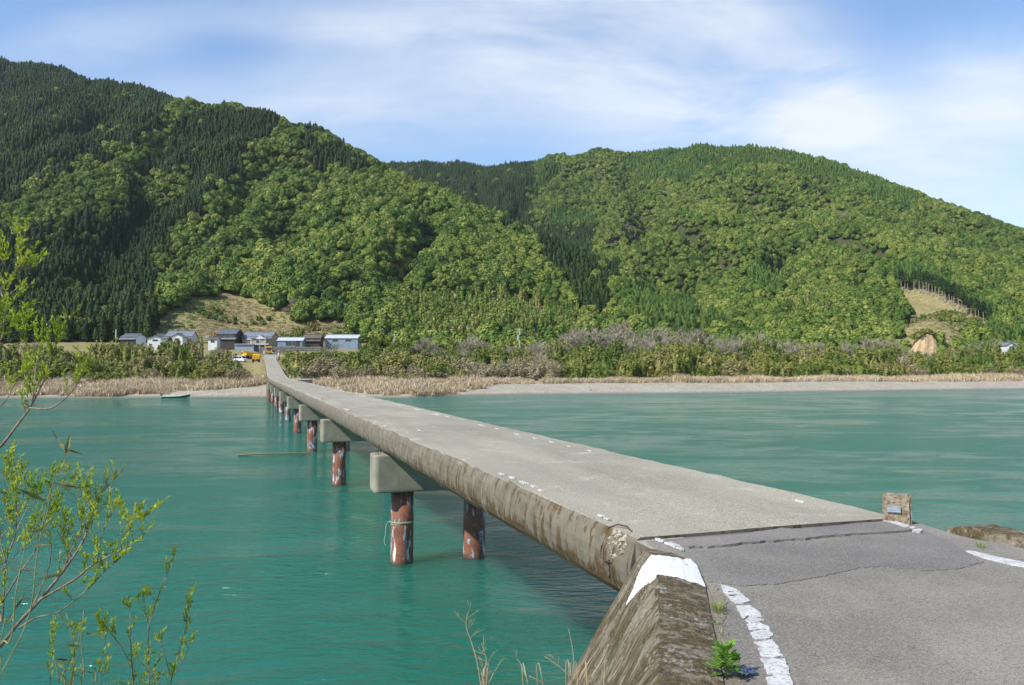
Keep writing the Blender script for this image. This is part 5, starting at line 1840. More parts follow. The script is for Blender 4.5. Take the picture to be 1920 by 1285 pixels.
def dump_truck(loc, rz, label, up=0.0):
    """front towards -y"""
    t = empty('dump_truck', loc, rz); tag(t, label, 'truck')
    m = MB()      # cab with slanted windscreen
    m.prism([(-2.9, .55), (-2.95, 1.25), (-2.7, 2.35), (-2.5, 2.5), (-1.35, 2.5), (-1.2, 2.3), (-1.2, .55)], -1.05, 1.05, 'x')
    cab = m.build('cab', MAT['yellow'], t)
    MB().add_q if False else None
    MB().prism([(-2.965, 1.32), (-2.755, 2.2), (-2.735, 2.2), (-2.945, 1.32)], -.92, .92, 'x').build('windscreen', MAT['glass'], cab)
    for sg in (-1, 1):
        MB().prism([(-2.55, 1.35), (-2.45, 2.2), (-1.6, 2.2), (-1.6, 1.35)], sg * 1.055, sg * 1.065, 'x').build('side_window', MAT['glass'], cab)
        MB().box(sg * .85 - .14, sg * .85 + .14, -2.99, -2.93, .78, .96).build('headlight', MAT['lamp'], cab)
        MB().box(sg * 1.2 - .09, sg * 1.2 + .09, -2.85, -2.78, 1.5, 1.95).build('mirror', MAT['black'], cab)
        MB().box(sg * .85 - .13, sg * .85 + .13, 2.52, 2.56, .6, .74).build('tail_light', MAT['red'], t)
    MB().box(-1.05, 1.05, -3.02, -2.85, .38, .62).build('bumper', MAT['yellow'], t)
    MB().box(-.26, .26, -3.035, -3.02, .44, .58).build('number_plate', MAT['plaster'], t)
    MB().box(-.55, .55, -2.99, -2.94, .98, 1.16).build('grille', MAT['black'], cab)
    MB().box(-.5, .5, -1.3, 2.5, .5, .85).build('chassis', MAT['black'], t)
    MB().box(-.95, .95, 2.40, 2.5, .4, .62).build('rear_bar', MAT['black'], t)
    MB().box(-.24, .24, 2.52, 2.54, .62, .76).build('number_plate', MAT['plaster'], t)
    b = MB()
    b.box(-1.08, 1.08, -1.05, 2.5, .9, 1.0); b.box(-1.08, -1.0, -1.05, 2.5, 1.0, 1.85); b.box(1.0, 1.08, -1.05, 2.5, 1.0, 1.85); b.box(-1.0, 1.0, -1.05, -.96, 1.0, 2.2)
    bed = b.build('tipper_body', MAT['yellowbed'], t)
    MB().box(-.99, .99, 2.42, 2.51, 1.01, 1.88).build('tailgate', MAT['yellow'], bed)
    for q in (-.95, -.5, 0, .5, .95): MB().box(q - .04, q + .04, 2.51, 2.56, .95, 1.9).build('rib', MAT['yellow'], bed)
    for (yy_) in (-2.1, 1.3):
        for sg in (-1, 1): wheel(t, sg * .86, yy_, .45, .34 if yy_ < 0 else .42)
    return t


def van(loc, rz, label):
    """nose towards +x"""
    t = empty('van', loc, rz); tag(t, label, 'van')
    m = MB()
    m.prism([(-2.15, .35), (-2.15, 1.25), (-1.98, 1.92), (-1.85, 1.98), (.95, 1.98), (1.15, 1.9), (1.75, 1.18), (2.12, 1.02), (2.15, .45), (2.1, .35)], -.82, .82, 'y')
    body = m.build('body', MAT['white'], t)
    for sg in (-1, 1):
        for (a, b) in ((-1.95, -1.0), (-.92, .05), (.15, 1.05)):
            top_ = 1.82
            MB().prism([(a, 1.22), (b if b < 1 else 1.5, 1.22), (b if b < 1 else 1.08, top_), (a + (.12 if a < -1.5 else 0), top_)], sg * .825, sg * .835, 'y').build('side_window', MAT['glass'], body)
        MB().box(2.0, 2.16, sg * .58 - .15, sg * .58 + .15, .72, .92).build('headlight', MAT['lamp'], body)
        MB().box(-2.17, -2.1, sg * .68 - .08, sg * .68 + .08, .7, 1.1).build('tail_light', MAT['red'], body)
    MB().prism([(1.2, 1.86), (1.74, 1.22), (1.76, 1.23), (1.22, 1.88)], -.72, .72, 'y').build('windscreen', MAT['glass'], body)
    MB().box(2.1, 2.2, -.8, .8, .33, .55).build('bumper', MAT['white'], body)
    for xx_ in (-1.35, 1.3):
        for sg in (-1, 1):
            o = MB().tube([(xx_, sg * .74 - .1, .31), (xx_, sg * .74 + .1, .31)], .31, .31, 16).build('wheel', MAT['black'], t)
            MB().tube([(xx_, sg * .74 - .11, .31), (xx_, sg * .74 + .11, .31)], .17, .17, 12).build('rim', MAT['steelgrey'], o)
    return t


def ramp_z(x, y):
    s_ = -x * SB + y * CB
    return float(np.interp(s_, _rs, _rz))


p = P(503.5, 664.5, 276); dump_truck((p.x, 276, ramp_z(p.x, 276) + .03), R_(20), 'yellow truck facing the camera on the road at the top of the ramp')
p = P(480, 680.5, 240); dump_truck((p.x, 240, tz(p.x, 240) + .02), R_(195), 'yellow dump truck parked tail first left of the ramp')
p = P(456, 679, 246); van((p.x, 243, tz(p.x, 243) + .02), R_(-22), 'white van parked left of the yellow dump trucks')
p = P(463, 679, 252); dump_truck((p.x, 252.5, tz(p.x, 252.5) + .02), R_(215), 'yellow truck half hidden behind the white van')

# guard rail and marker post at the top of the ramp
gr = empty('guard_rail', (0, 0, 0)); a = P(516.5, 676, 246); b = P(520.5, 664, 268)
gr.location = (a.x, 246, ramp_z(a.x, 246)); tag(gr, 'short white guard rail on the outer side of the ramp top', 'guard rail')
dv = Vector((b.x - a.x, 22, ramp_z(b.x, 268) - ramp_z(a.x, 246)))
for k in range(5):
    q = dv * (k / 4); MB().tube([(q.x, q.y, q.z - .6), (q.x, q.y, q.z + .75)], .07, .07, 8).build('post', MAT['plaster'], gr)
nrm_ = Vector((-dv.y, dv.x, 0)).normalized() * .09
for (z0, z1) in ((.35, .75),):
    v = [Vector((0, 0, z0)) - nrm_, Vector((0, 0, z1)) - nrm_, dv + Vector((0, 0, z1)) - nrm_, dv + Vector((0, 0, z0)) - nrm_,
         Vector((0, 0, z0)) - nrm_ * .6, Vector((0, 0, z1)) - nrm_ * .6, dv + Vector((0, 0, z1)) - nrm_ * .6, dv + Vector((0, 0, z0)) - nrm_ * .6]
    for sg in (1, -1):
        mesh_obj('rail', [x_ if sg > 0 else x_ + nrm_ * 1.8 for x_ in v], [(0, 1, 2, 3), (7, 6, 5, 4), (1, 5, 6, 2), (0, 3, 7, 4), (0, 4, 5, 1), (3, 2, 6, 7)], MAT['plaster'], gr)
p = P(522, 666, 270); mp_ = empty('marker_post', (p.x, 270, ramp_z(p.x, 270) - .1)); tag(mp_, 'thin red and white marker post beside the guard rail', 'post')
MB().box(-.13, .13, -.05, .05, 0, 1.0).build('lower_band', MAT['plaster'], mp_); MB().box(-.13, .13, -.05, .05, 1.0, 1.5).build('red_band', MAT['red'], mp_); MB().box(-.13, .13, -.05, .05, 1.5, 1.75).build('cap', MAT['plaster'], mp_)
p = P(495.5, 666, 272); sb = empty('signboard', (p.x, 272, ramp_z(p.x, 272))); tag(sb, 'small grey roadside board at the foot of the bend pole', 'sign')
MB().box(-.5, .5, -.03, .03, .2, 1.3).build('panel', MAT['pole'], sb); MB().tube([(-.4, .05, -.3), (-.4, .05, 1.2)], .04, .04, 6).build('post', MAT['steelgrey'], sb); MB().tube([(.4, .05, -.3), (.4, .05, 1.2)], .04, .04, 6).build('post', MAT['steelgrey'], sb)

# odds on the slope: grave stones and a small orange digger
for k, (a, b) in enumerate(((386, 594), (389, 595), (392, 594))):
    d_ = 352
    p = P(a, b, d_); z_ = tz(p.x, d_)
    o = empty('gravestone', (p.x, d_, z_)); tag(o, ['leftmost', 'middle', 'rightmost'][k] + ' of three grey gravestones on the open slope', 'gravestone')
    MB().box(-.55, .55, -.5, .5, -.5, .5).build('plinth', MAT['pole'], o); MB().box(-.28, .28, -.25, .25, .5, 1.6).build('stone', MAT['pole'], o)
p = P(404, 588, 356); z_ = tz(p.x, 356)
o = empty('mini_excavator', (p.x, 356, z_), .5); tag(o, 'small orange excavator high on the open slope', 'excavator')
bevel_box('body', -.8, .8, -.6, .6, .7, 1.4, 'orange', o, .1)
bevel_box('cab', -.7, .2, -.5, .5, 1.4, 2.5, 'orange', o, .08)
MB().box(-.6, .1, -.52, -.5, 1.6, 2.3).build('window', MAT['glass'], o)
for sg in (-1, 1): bevel_box('track', -1.0, 1.0, sg * .7 - .2, sg * .7 + .2, 0, .55, 'black', o, .15)
MB().tube([(.7, 0, 1.2), (1.6, 0, 2.4), (2.4, 0, 1.3), (2.3, 0, .4)], .13, .09, 6).build('boom', MAT['orange'], o)

# tangle of roots where the reed bank has been washed out
rg = random.Random(12); m_ = MB(); xx, yy = bank_pt(815, 1.0); org_ = Vector((xx, yy, .1))
for k in range(70):
    a = Vector((rg.uniform(-4.5, 3.5), rg.uniform(-.3, 1.2), rg.uniform(.2, .9))); d = Vector((rg.uniform(-1, 1), rg.uniform(-1.0, .1), rg.uniform(-.8, .2))).normalized(); p_ = [a]
    for j in range(3):
        d = (d + Vector((rg.uniform(-.4, .4), rg.uniform(-.4, .2), rg.uniform(-.4, .1)))).normalized(); p_.append(p_[-1] + d * rg.uniform(.25, .5))
    m_.tube(p_, rg.uniform(.03, .07), .02, 5)
MAT['root'] = simple('washed_roots', (0.22, 0.15, 0.085), (0.12, 0.08, 0.045), 2, .9)
tag(m_.build('root_tangle', MAT['root'], None, False, org_), 'brown tangle of washed out roots at the water below the reeds', 'roots')

# boat moored at the far shore
a, b = P(311, 744.5, 149.5), P(362, 741, 152.0)
a = PG(311, 745, .1); Lb = 5.3
boat = empty('river_boat', (a.x + 2.4, float(shoreY(a.x)) - .75, -.04), R_(4)); tag(boat, 'narrow pale green wooden river boat with outboard motor at the far shore', 'boat')
st = [(-2.5, .42, .0, .34), (-1.5, .50, -.05, .33), (0, .52, -.06, .36), (1.2, .44, -.03, .45), (2.1, .25, .08, .62), (2.75, .06, .30, .80)]
MAT['boat_out'] = simple('dark_hull', (0.10, 0.12, 0.06), (0.06, 0.07, 0.04), 2, 0.6)
MAT['boat_in'] = simple('pale_green_hull', (0.66, 0.68, 0.50), (0.54, 0.56, 0.40), 2, 0.6)
v, f = [], []
for (x_, w_, zb_, zt_) in st: v += [(x_, -w_, zt_), (x_, -w_ * .72, zb_), (x_, w_ * .72, zb_), (x_, w_, zt_)]
for i in range(5):
    for j in range(3): f.append((i * 4 + j, i * 4 + j + 1, i * 4 + j + 5, i * 4 + j + 4))
f.append((0, 3, 2, 1))
mesh_obj('hull', v, f, MAT['boat_out'], boat)
v2 = []
for (x_, w_, zb_, zt_) in st: v2 += [(x_, -w_ + .03, zt_ + .01), (x_, -w_ * .72 + .03, zb_ + .05), (x_, w_ * .72 - .03, zb_ + .05), (x_, w_ - .03, zt_ + .01)]
mesh_obj('inner_planking', v2, [q[::-1] for q in f], MAT['boat_in'], boat)
for sg in (-1, 1): MB().tube([(x_, sg * w_, zt_ + .02) for (x_, w_, zb_, zt_) in st], .085, .06, 6).build('gunwale', MAT['boat_in'], boat)
for x_ in (-1.2, .6): MB().box(x_ - .12, x_ + .12, -.46, .46, .26, .31).build('thwart', MAT['boat_in'], boat)
MAT['motor'] = simple('blue_black_motor', (0.05, 0.06, 0.10), (0.10, 0.11, 0.15), 4, 0.35, 0, 0.5)
mo = bevel_box('outboard_motor', -2.95, -2.5, -.2, .2, .45, .95, 'motor', boat, .1)
MB().tube([(-2.6, 0, .5), (-2.72, 0, -.4)], .09, .06, 8).build('shaft', MAT['black'], mo); MB().box(-2.6, -2.45, -.18, .18, .1, .5).build('bracket', MAT['steelgrey'], mo)
for k, (a, b, lab) in enumerate(((358.5, 729, 'tall thin mooring stake at the bow of the river boat'), (327.5, 731, 'thin mooring stake behind the middle of the river boat'))):
    p = PG(a, 743.5, .15); q = P(a, b, p.y)
    o = MB().tube([(0, 0, -1.2), (.02, 0, q.z - .1), (.0, .0, q.z)], .06, .04, 6).build('mooring_stake', MAT['plaster'], None, False, (p.x, p.y, 0)); tag(o, lab, 'stake')

# floating bamboo pole caught on a pile, green twine round the first pile
a, b = PG(446, 853.5, .03), PG(583, 848, .05)
bp = MB(); n = 13
pts = [a.lerp(b, k / (n - 1)) + Vector((0, 0, .015 * math.sin(k * .5))) for k in range(n)]
org = Vector((a.x, a.y, 0))
bp.tube([q - org for q in pts], .045, .03, 8)
for q in pts[1:-1]: bp.tube([q - org - (b - a).normalized() * .02, q - org + (b - a).normalized() * .02], .052, .052, 8)
MAT['bamboopole'] = simple('dead_bamboo', (0.36, 0.27, 0.12), (0.22, 0.17, 0.07), 3, 0.6)
tag(bp.build('bamboo_pole', MAT['bamboopole'], None, False, org), 'long dead bamboo pole floating against a bridge pile', 'pole')
px_, py_ = bridge_xy(O0 - 1.13, PIERS[0])
tw = MB(); pts = []
for k in range(29):
    t_ = k / 28 * 2 * math.pi; pts.append((.352 * math.cos(t_), .352 * math.sin(t_), .02 * math.sin(2 * t_) + .03 * math.cos(t_)))
tw.tube(pts, .011, .011, 5)
tw.tube([(.345 * math.cos(t_), .345 * math.sin(t_), -.07 + .05 * math.cos(t_ + 1)) for t_ in [k / 28 * 2 * math.pi for k in range(29)]], .010, .010, 5)
tw.tube([(-.345, -.06, .0), (-.42, -.08, -.02), (-.47, -.10, -.15), (-.48, -.1, -.4), (-.52, -.1, -.55), (-.50, -.1, -.68), (-.46, -.1, -.70)], .010, .008, 5)
MAT['twine'] = simple('pale_green_twine', (0.45, 0.55, 0.38), (0.30, 0.46, 0.33), 30, 0.8)
tag(tw.build('twine', MAT['twine'], None, False, (px_, py_, 1.22)), 'pale green twine tied round the nearest bridge pile', 'twine')

# conifers with bare trunks standing along the edge of the right clearing
row = [(1690, 549), (1697, 547), (1702, 551), (1714, 548), (1724, 550), (1731, 551), (1737, 551), (1741, 553), (1748, 555), (1754, 557), (1760, 561), (1767, 563), (1773, 567), (1780, 570),
       (1785, 573), (1789, 575), (1797, 580), (1804, 584), (1811, 588), (1821, 595), (1829, 598), (1835, 600), (1844, 604), (1856, 614), (1812, 592), (1771, 569)]
TALLC = [conifer_mesh(900 + i, 420, 2.3, 17.5, 10.5, 'conifer', .5) for i in range(3)]
tt_ = MB(); tt_.tube([(0, 0, -1), (.05, 0, 6), (0, .05, 13)], .30, .18, 8); TALLT = bpy.data.meshes.new('trunk'); TALLT.from_pydata(tt_.v, [], tt_.f); TALLT.materials.append(MAT['palebark'])
MAT['palebark'].name = 'pale_bark'
for k, (a, b) in enumerate(row):
    b += 3
    # walk out along the ray until it meets the slope
    lo = None
    ys = np.arange(400, 900, 2.0); dvec = ray(a, b)
    xs_ = dvec.x * ys / dvec.y; zs_ = CAMZ + dvec.z * ys / dvec.y
    hit = np.where(terr(xs_, ys) > zs_)[0]
    y_ = ys[hit[0]] if len(hit) else 560.0
    x_ = dvec.x * y_ / dvec.y
    t = empty('tall_cedar', (x_, y_, tz(x_, y_)), rs.uniform(0, 6.28)); s_ = rs.uniform(.85, 1.1) * y_ / 560; t.scale = (s_, s_, s_)
    tag(t, 'tall cedar with bare pale trunk at the edge of the hillside clearing', 'tree', 'tall cedars along the clearing edge')
    link('trunk', TALLT, t); link('crown', TALLC[k % 3], t)

# sandy cutting with a cap of yellow green shrubs
MAT['sand'] = simple('bare_sandy_earth', (0.50, 0.36, 0.21), (0.38, 0.27, 0.155), .5, 0.95, 0.8, bscale=1.2, bdist=.3)
cw = P(1735, 627, 372); cz = tz(cw.x, 372.0) - 1.0
cut = empty('sandy_cutting', (cw.x, 372, cz)); tag(cut, 'bare tan earth cutting capped with yellow green shrubs', 'cutting')
hh = cw.z - cz; v, f = [], []
na, nr_ = 28, 9
for i in range(na):
    a = math.pi * i / (na - 1)
    for j in range(nr_):
        t_ = j / (nr_ - 1)
        R0 = 10.5 * (1 - .62 * t_ ** 1.1)
        n_ = float(fbm(np.array([i * .45]), np.array([t_ * 3]), 1.0, 3, 8)[0])
        v.append((-math.cos(a) * R0 * (1 + .10 * n_), -math.sin(a) * R0 * .45 * (1 + .25 * n_), hh * (t_ ** .8) * (.72 + .28 * math.sin(a)) + .5 * n_))
for i in range(na - 1):
    for j in range(nr_ - 1): f.append((i * nr_ + j, (i + 1) * nr_ + j, (i + 1) * nr_ + j + 1, i * nr_ + j + 1))
b = len(v); v.append((0, 3.0, hh * 1.02))
for i in range(na - 1): f.append((i * nr_ + nr_ - 1, (i + 1) * nr_ + nr_ - 1, b))
mesh_obj('earth_face', v, f, MAT['sand'], cut)
for k in range(34):
    a = rs.uniform(0, math.pi); r_ = rs.uniform(0, 1)
    o = link('shrub', SHRUB[k % 3], cut); o.location = (-math.cos(a) * 7.5 * r_, -math.sin(a) * 2.6 * r_ + rs.uniform(0, 1.5), hh * (.74 + .30 * (1 - r_ * abs(math.cos(a))))); s_ = rs.uniform(.9, 1.5); o.scale = (s_ * 1.1, s_ * 1.1, s_)

# ================================================================== foreground plants
def leaf_cloud(pts, dirs, size, rng, m, name, parent, narrow=.42):
    """small pointed leaves: each a folded four-face blade"""
    v, f = [], []
    for p, d in zip(pts, dirs):
        d = Vector(d).normalized()
        a = d.cross(Vector((rng.uniform(-1, 1), rng.uniform(-1, 1), rng.uniform(-1, 1))))
        if a.length < 1e-3: continue
        a.normalize(); n_ = a.cross(d)
        L = size * rng.uniform(.6, 1.25); w = L * narrow * .5
        b = len(v); p = Vector(p)
        v += [p, p + d * L * .45 + a * w + n_ * w * .5, p + d * L * .45 - n_ * w * .1, p + d * L * .45 - a * w + n_ * w * .5, p + d * L + n_ * L * .12]
        f += [(b, b + 1, b + 2), (b, b + 2, b + 3), (b + 1, b + 4, b + 2), (b + 2, b + 4, b + 3)]
    return mesh_obj(name, v, f, MAT[m], parent)


def smooth_path(pts, sub=4):
    out = []
    for i in range(len(pts) - 1):
        p0, p1, p2, p3 = pts[max(i - 1, 0)], pts[i], pts[i + 1], pts[min(i + 2, len(pts) - 1)]
        for k in range(sub):
            t = k / sub
            out.append(0.5 * ((2 * p1) + (p2 - p0) * t + (2 * p0 - 5 * p1 + 4 * p2 - p3) * t * t + (3 * p1 - p0 - 3 * p2 + p3) * t ** 3))
    out.append(pts[-1])
    return out


def willow(label, root, branches, seed, size=.029, tw_len=(.07, .24), dens=1.0, r0=.016):
    rng = random.Random(seed)
    root = Vector(root)
    t = empty('willow_shrub', root); tag(t, label, 'shrub')
    wood = MB(); lp, ld = [], []
    for (pl, depth, dd, th, leafy, start) in branches:
        pts = []
        for i, (a, b) in enumerate(pl):
            pts.append(P(a, b, depth + dd * i / max(1, len(pl) - 1) + rng.uniform(-.05, .05)) - root)
        if start: pts = [Vector((rng.uniform(-.15, .15), rng.uniform(-.1, .1), -.1)), (pts[0] + Vector((0, 0, -.6))) * .6] + pts
        sm = smooth_path(pts, 5)
        th *= .72
        wood.tube(sm, th, th * .28, 6)
        n = len(sm)
        for i in range(n):
            tt = i / (n - 1)
            if tt < leafy: continue
            if rng.random() < .92 * dens:
                tan = (sm[min(i + 1, n - 1)] - sm[max(i - 1, 0)]).normalized()
                L = rng.uniform(*tw_len) * (1.15 - .5 * tt)
                d = (tan * .55 + Vector((rng.uniform(-.9, .9), rng.uniform(-.7, .7), rng.uniform(.1, 1.0)))).normalized()
                tp = [sm[i]]; q = Vector(sm[i])
                for k in range(3):
                    d = (d + Vector((rng.uniform(-.2, .2), rng.uniform(-.2, .2), .18))).normalized(); q = q + d * L / 3; tp.append(Vector(q))
                wood.tube(tp, th * .26, th * .12, 4)
                nl_ = int(L / .0070 * rng.uniform(.6, 1.25))
                for k in range(nl_):
                    u = rng.uniform(.25, 1.0); j = min(int(u * 3), 2)
                    lp.append(tp[j].lerp(tp[j + 1], u * 3 - j)); ld.append(d * .9 + Vector((rng.uniform(-1, 1), rng.uniform(-1, 1), rng.uniform(-.2, .9))))
        for k in range(int(16 * dens)):
            lp.append(sm[-1] + (sm[-2] - sm[-1]) * rng.uniform(0, 3)); ld.append((sm[-1] - sm[-2]).normalized() + Vector((rng.uniform(-.8, .8), rng.uniform(-.8, .8), rng.uniform(0, .8))))
    wood.build('branches', MAT['willow_bark'], t, True)
    lo_ = leaf_cloud(lp, ld, size, rng, 'willow_leaf', 'leaves', t)
    return t


Dw = 4.6
br = [  # polylines in photo pixels, depth, depth drift, thickness, where leaves begin, from the root
    ([(-40, 880), (0, 839), (34, 795), (56, 765), (74, 730), (90, 697), (98, 665), (106, 640), (123, 604)], Dw, .2, .014, .45, True),
    ([(56, 765), (97, 765), (131, 739), (150, 712), (164, 690)], Dw, -.2, .007, .3, False),
    ([(60, 760), (66, 700), (72, 660), (78, 622)], Dw, .3, .006, .4, False),
    ([(97, 690), (60, 655), (40, 632), (34, 612)], Dw, -.2, .004, .4, False),
    ([(-60, 700), (0, 640), (8, 600), (11, 570), (2, 545), (19, 522), (37, 496), (41, 462), (35, 425)], Dw - .2, .3, .009, .25, True),
    ([(37, 500), (50, 505), (66, 498)], Dw, .1, .004, .2, False),
    ([(8, 600), (24, 606), (40, 602)], Dw, .1, .004, .2, False),
    ([(2, 545), (-8, 520), (6, 490), (14, 480)], Dw, .1, .004, .2, False),
    ([(-30, 790), (10, 752), (30, 715), (46, 680)], Dw + .3, .1, .006, .3, False),
    ([(-20, 1240), (0, 1213), (36, 1167), (76, 1124), (119, 1070), (156, 1015), (166, 979), (188, 929), (219, 892)], Dw, .3, .019, .55, True),
    ([(76, 1124), (138, 1088), (174, 1059), (217, 1037), (268, 1010)], Dw, -.3, .010, .45, False),
    ([(36, 1178), (69, 1158), (109, 1148), (159, 1110), (195, 1073), (226, 1045)], Dw, -.1, .008, .5, False),
    ([(181, 1052), (192, 1001), (205, 970), (221, 945)], Dw, .2, .006, .3, False),
    ([(119, 1070), (130, 1040), (152, 990), (150, 940), (134, 900)], Dw, .2, .006, .4, False),
    ([(156, 1015), (172, 985), (176, 940), (160, 902)], Dw + .2, .1, .005, .3, False),
    ([(225, 1036), (232, 1005), (248, 985), (270, 968)], Dw, -.2, .004, .2, False),
    ([(-10, 1180), (4, 1164), (11, 1055), (29, 1001), (31, 940), (31, 892), (22, 850)], Dw + .2, .3, .010, .4, True),
    ([(4, 1130), (40, 1070), (62, 1040), (80, 990), (94, 940), (92, 905)], Dw - .2, .1, .007, .5, False),
    ([(60, 1140), (88, 1075), (96, 1030), (94, 985), (112, 950)], Dw + .1, .1, .006, .5, False),
    ([(11, 1055), (0, 1000), (14, 960), (10, 910), (20, 870)], Dw + .1, .1, .006, .3, False),
    ([(29, 1001), (48, 960), (66, 940), (74, 905)], Dw, .1, .005, .4, False),
    ([(-30, 1060), (0, 1010), (20, 985), (44, 930), (44, 890)], Dw + .4, .1, .007, .4, False),
    ([(119, 1070), (128, 1050), (118, 1010), (124, 975)], Dw + .2, .0, .004, .4, False),
    ([(-40, 1120), (0, 1075), (30, 1040), (58, 1010), (70, 975)], Dw + .3, .1, .006, .5, False),
]
willow('budding willow with pale branches and yellow green leaves at the left edge', (-2.75, 3.6, near_z(-2.75, 3.6)), br, 5)
br2 = [([(250, 1330), (250, 1285), (246, 1220), (243, 1146), (236, 1135)], 5.0, .1, .008, .25, True),
       ([(279, 1330), (279, 1285), (279, 1182), (297, 1117), (312, 1080), (326, 1041)], 5.0, .2, .008, .2, True),
       ([(279, 1182), (272, 1140), (268, 1110)], 5.0, .0, .004, .2, False),
       ([(320, 1330), (322, 1272), (347, 1182), (352, 1150), (357, 1118)], 5.1, .1, .007, .2, True),
       ([(322, 1272), (345, 1235), (362, 1196)], 5.1, -.1, .005, .3, False),
       ([(318, 1262), (304, 1215), (290, 1195)], 5.1, -.1, .004, .3, False),
       ([(248, 1250), (225, 1210), (200, 1180), (187, 1168)], 5.0, -.1, .005, .4, False),
       ([(300, 1285), (270, 1250), (252, 1225)], 5.0, -.1, .004, .3, False),
       ([(190, 1320), (196, 1260), (198, 1200), (192, 1180)], 4.9, .1, .005, .3, True),
       ([(100, 1330), (94, 1270), (98, 1220), (98, 1180)], 4.8, .1, .005, .55, True), ([(140, 1320), (134, 1260), (148, 1200), (146, 1180)], 4.9, .1, .005, .5, True)]
willow('smaller budding willow with upright shoots at the bottom edge', (-2.15, 4.5, near_z(-2.15, 4.5)), br2, 9, .030, (.05, .13), .85)

# broad leaved bamboo grass between the willows
def bamboo_grass(label, root, stems, seed):
    rng = random.Random(seed); root = Vector(root)
    t = empty('bamboo_grass', root); tag(t, label, 'grass')
    w = MB(); lp, ld = [], []
    for (pl, dep) in stems:
        pts = [P(a, b, dep) - root for a, b in pl]
        pts = [Vector((rng.uniform(-.1, .1), rng.uniform(-.1, .1), -.1))] + pts
        sm = smooth_path(pts, 5); w.tube(sm, .0042, .002, 6)
        for i in range(len(sm) // 2, len(sm), 2):
            for k in range(rng.choice((0, 1, 1, 2))):
                lp.append(sm[i]); ld.append(Vector((rng.uniform(-1, 1), rng.uniform(-.5, .5), rng.uniform(-.35, .45))))
    w.build('stems', MAT['sasa_stem'], t, True)
    leaf_cloud(lp, ld, .13, rng, 'sasa', 'leaves', t, .17)
    return t


bamboo_grass('tall thin bamboo grass stem rising beside the willow', (-2.5, 3.3, near_z(-2.5, 3.3)),
             [([(-10, 1300), (0, 1269), (54, 1157), (70, 1040), (94, 921), (123, 860), (108, 822)], 4.2), ([(-20, 1300), (20, 1200), (30, 1110), (48, 1010), (30, 960)], 4.1), ([(-30, 1310), (-5, 1230), (10, 1160)], 4.0)], 3)
bamboo_grass('low clump of narrow leaved bamboo grass at the bottom edge', (-2.1, 3.7, near_z(-2.1, 3.7)),
             [([(135, 1330), (132, 1285), (140, 1225), (124, 1150)], 4.4), ([(150, 1330), (158, 1270), (152, 1200), (157, 1145)], 4.4), ([(120, 1330), (112, 1280), (100, 1230)], 4.4), ([(170, 1330), (180, 1280), (190, 1235)], 4.4)], 4)

# dry stalks before the wing wall
def dry_plant(name, label, root, stems, th, twigs, seed, m='stalk'):
    rng = random.Random(seed); root = Vector(root)
    w = MB()
    for (pl, dep) in stems:
        pts = [P(a, b, dep) - root for a, b in pl]
        pts = [Vector((rng.uniform(-.08, .08), rng.uniform(-.05, .05), -.15))] + pts
        sm = smooth_path(pts, 4); w.tube(sm, th, th * .55, 6)
        for i in range(len(sm) // 2, len(sm)):
            if rng.random() < twigs:
                q = sm[i]; d = Vector((rng.uniform(-1, 1), rng.uniform(-.6, .6), rng.uniform(.1, .9))).normalized(); tp = [q]
                for k in range(3):
                    d = (d + Vector((rng.uniform(-.35, .35), rng.uniform(-.35, .35), rng.uniform(0, .3)))).normalized(); q = q + d * rng.uniform(.02, .045); tp.append(q)
                w.tube(tp, th * .4, th * .2, 4)
                for k in range(2):
                    d2 = (d + Vector((rng.uniform(-.9, .9), rng.uniform(-.6, .6), rng.uniform(-.1, .5)))).normalized(); b0 = tp[rng.choice((1, 2))]
                    w.tube([b0, b0 + d2 * rng.uniform(.02, .06)], th * .28, th * .15, 4)
    o = w.build(name, MAT[m], None, True, root)
    tag(o, label, 'dry plant')
    return o


dry_plant('dead_weed', 'branched dead weed stalk standing before the river at the bottom edge', (-.28, 4.6, near_z(-.28, 4.6)),
          [([(905, 1330), (902, 1290), (894, 1240), (884, 1205), (874, 1175), (877, 1150)], 4.5), ([(908, 1330), (906, 1285), (912, 1240), (908, 1225)], 4.5), ([(910, 1330), (914, 1290), (926, 1262)], 4.5)], .0034, .62, 3)
dry_plant('dry_grass_stalks', 'bare straw coloured stalks leaning against the wing wall', (.42, 4.3, near_z(.42, 4.3)),
          [([(1068, 1330), (1072, 1284), (1075, 1230), (1066, 1180)], 4.2), ([(1062, 1330), (1070, 1275), (1048, 1250), (1021, 1231)], 4.2), ([(1085, 1330), (1080, 1285), (1105, 1240), (1122, 1216)], 4.1),
           ([(1100, 1330), (1098, 1285), (1125, 1245), (1141, 1208)], 4.1), ([(985, 1330), (990, 1284), (976, 1245), (970, 1237)], 4.3), ([(1010, 1330), (1018, 1284), (992, 1268)], 4.3),
           ([(1130, 1330), (1138, 1285), (1156, 1258)], 4.0)], .0027, .04, 8)

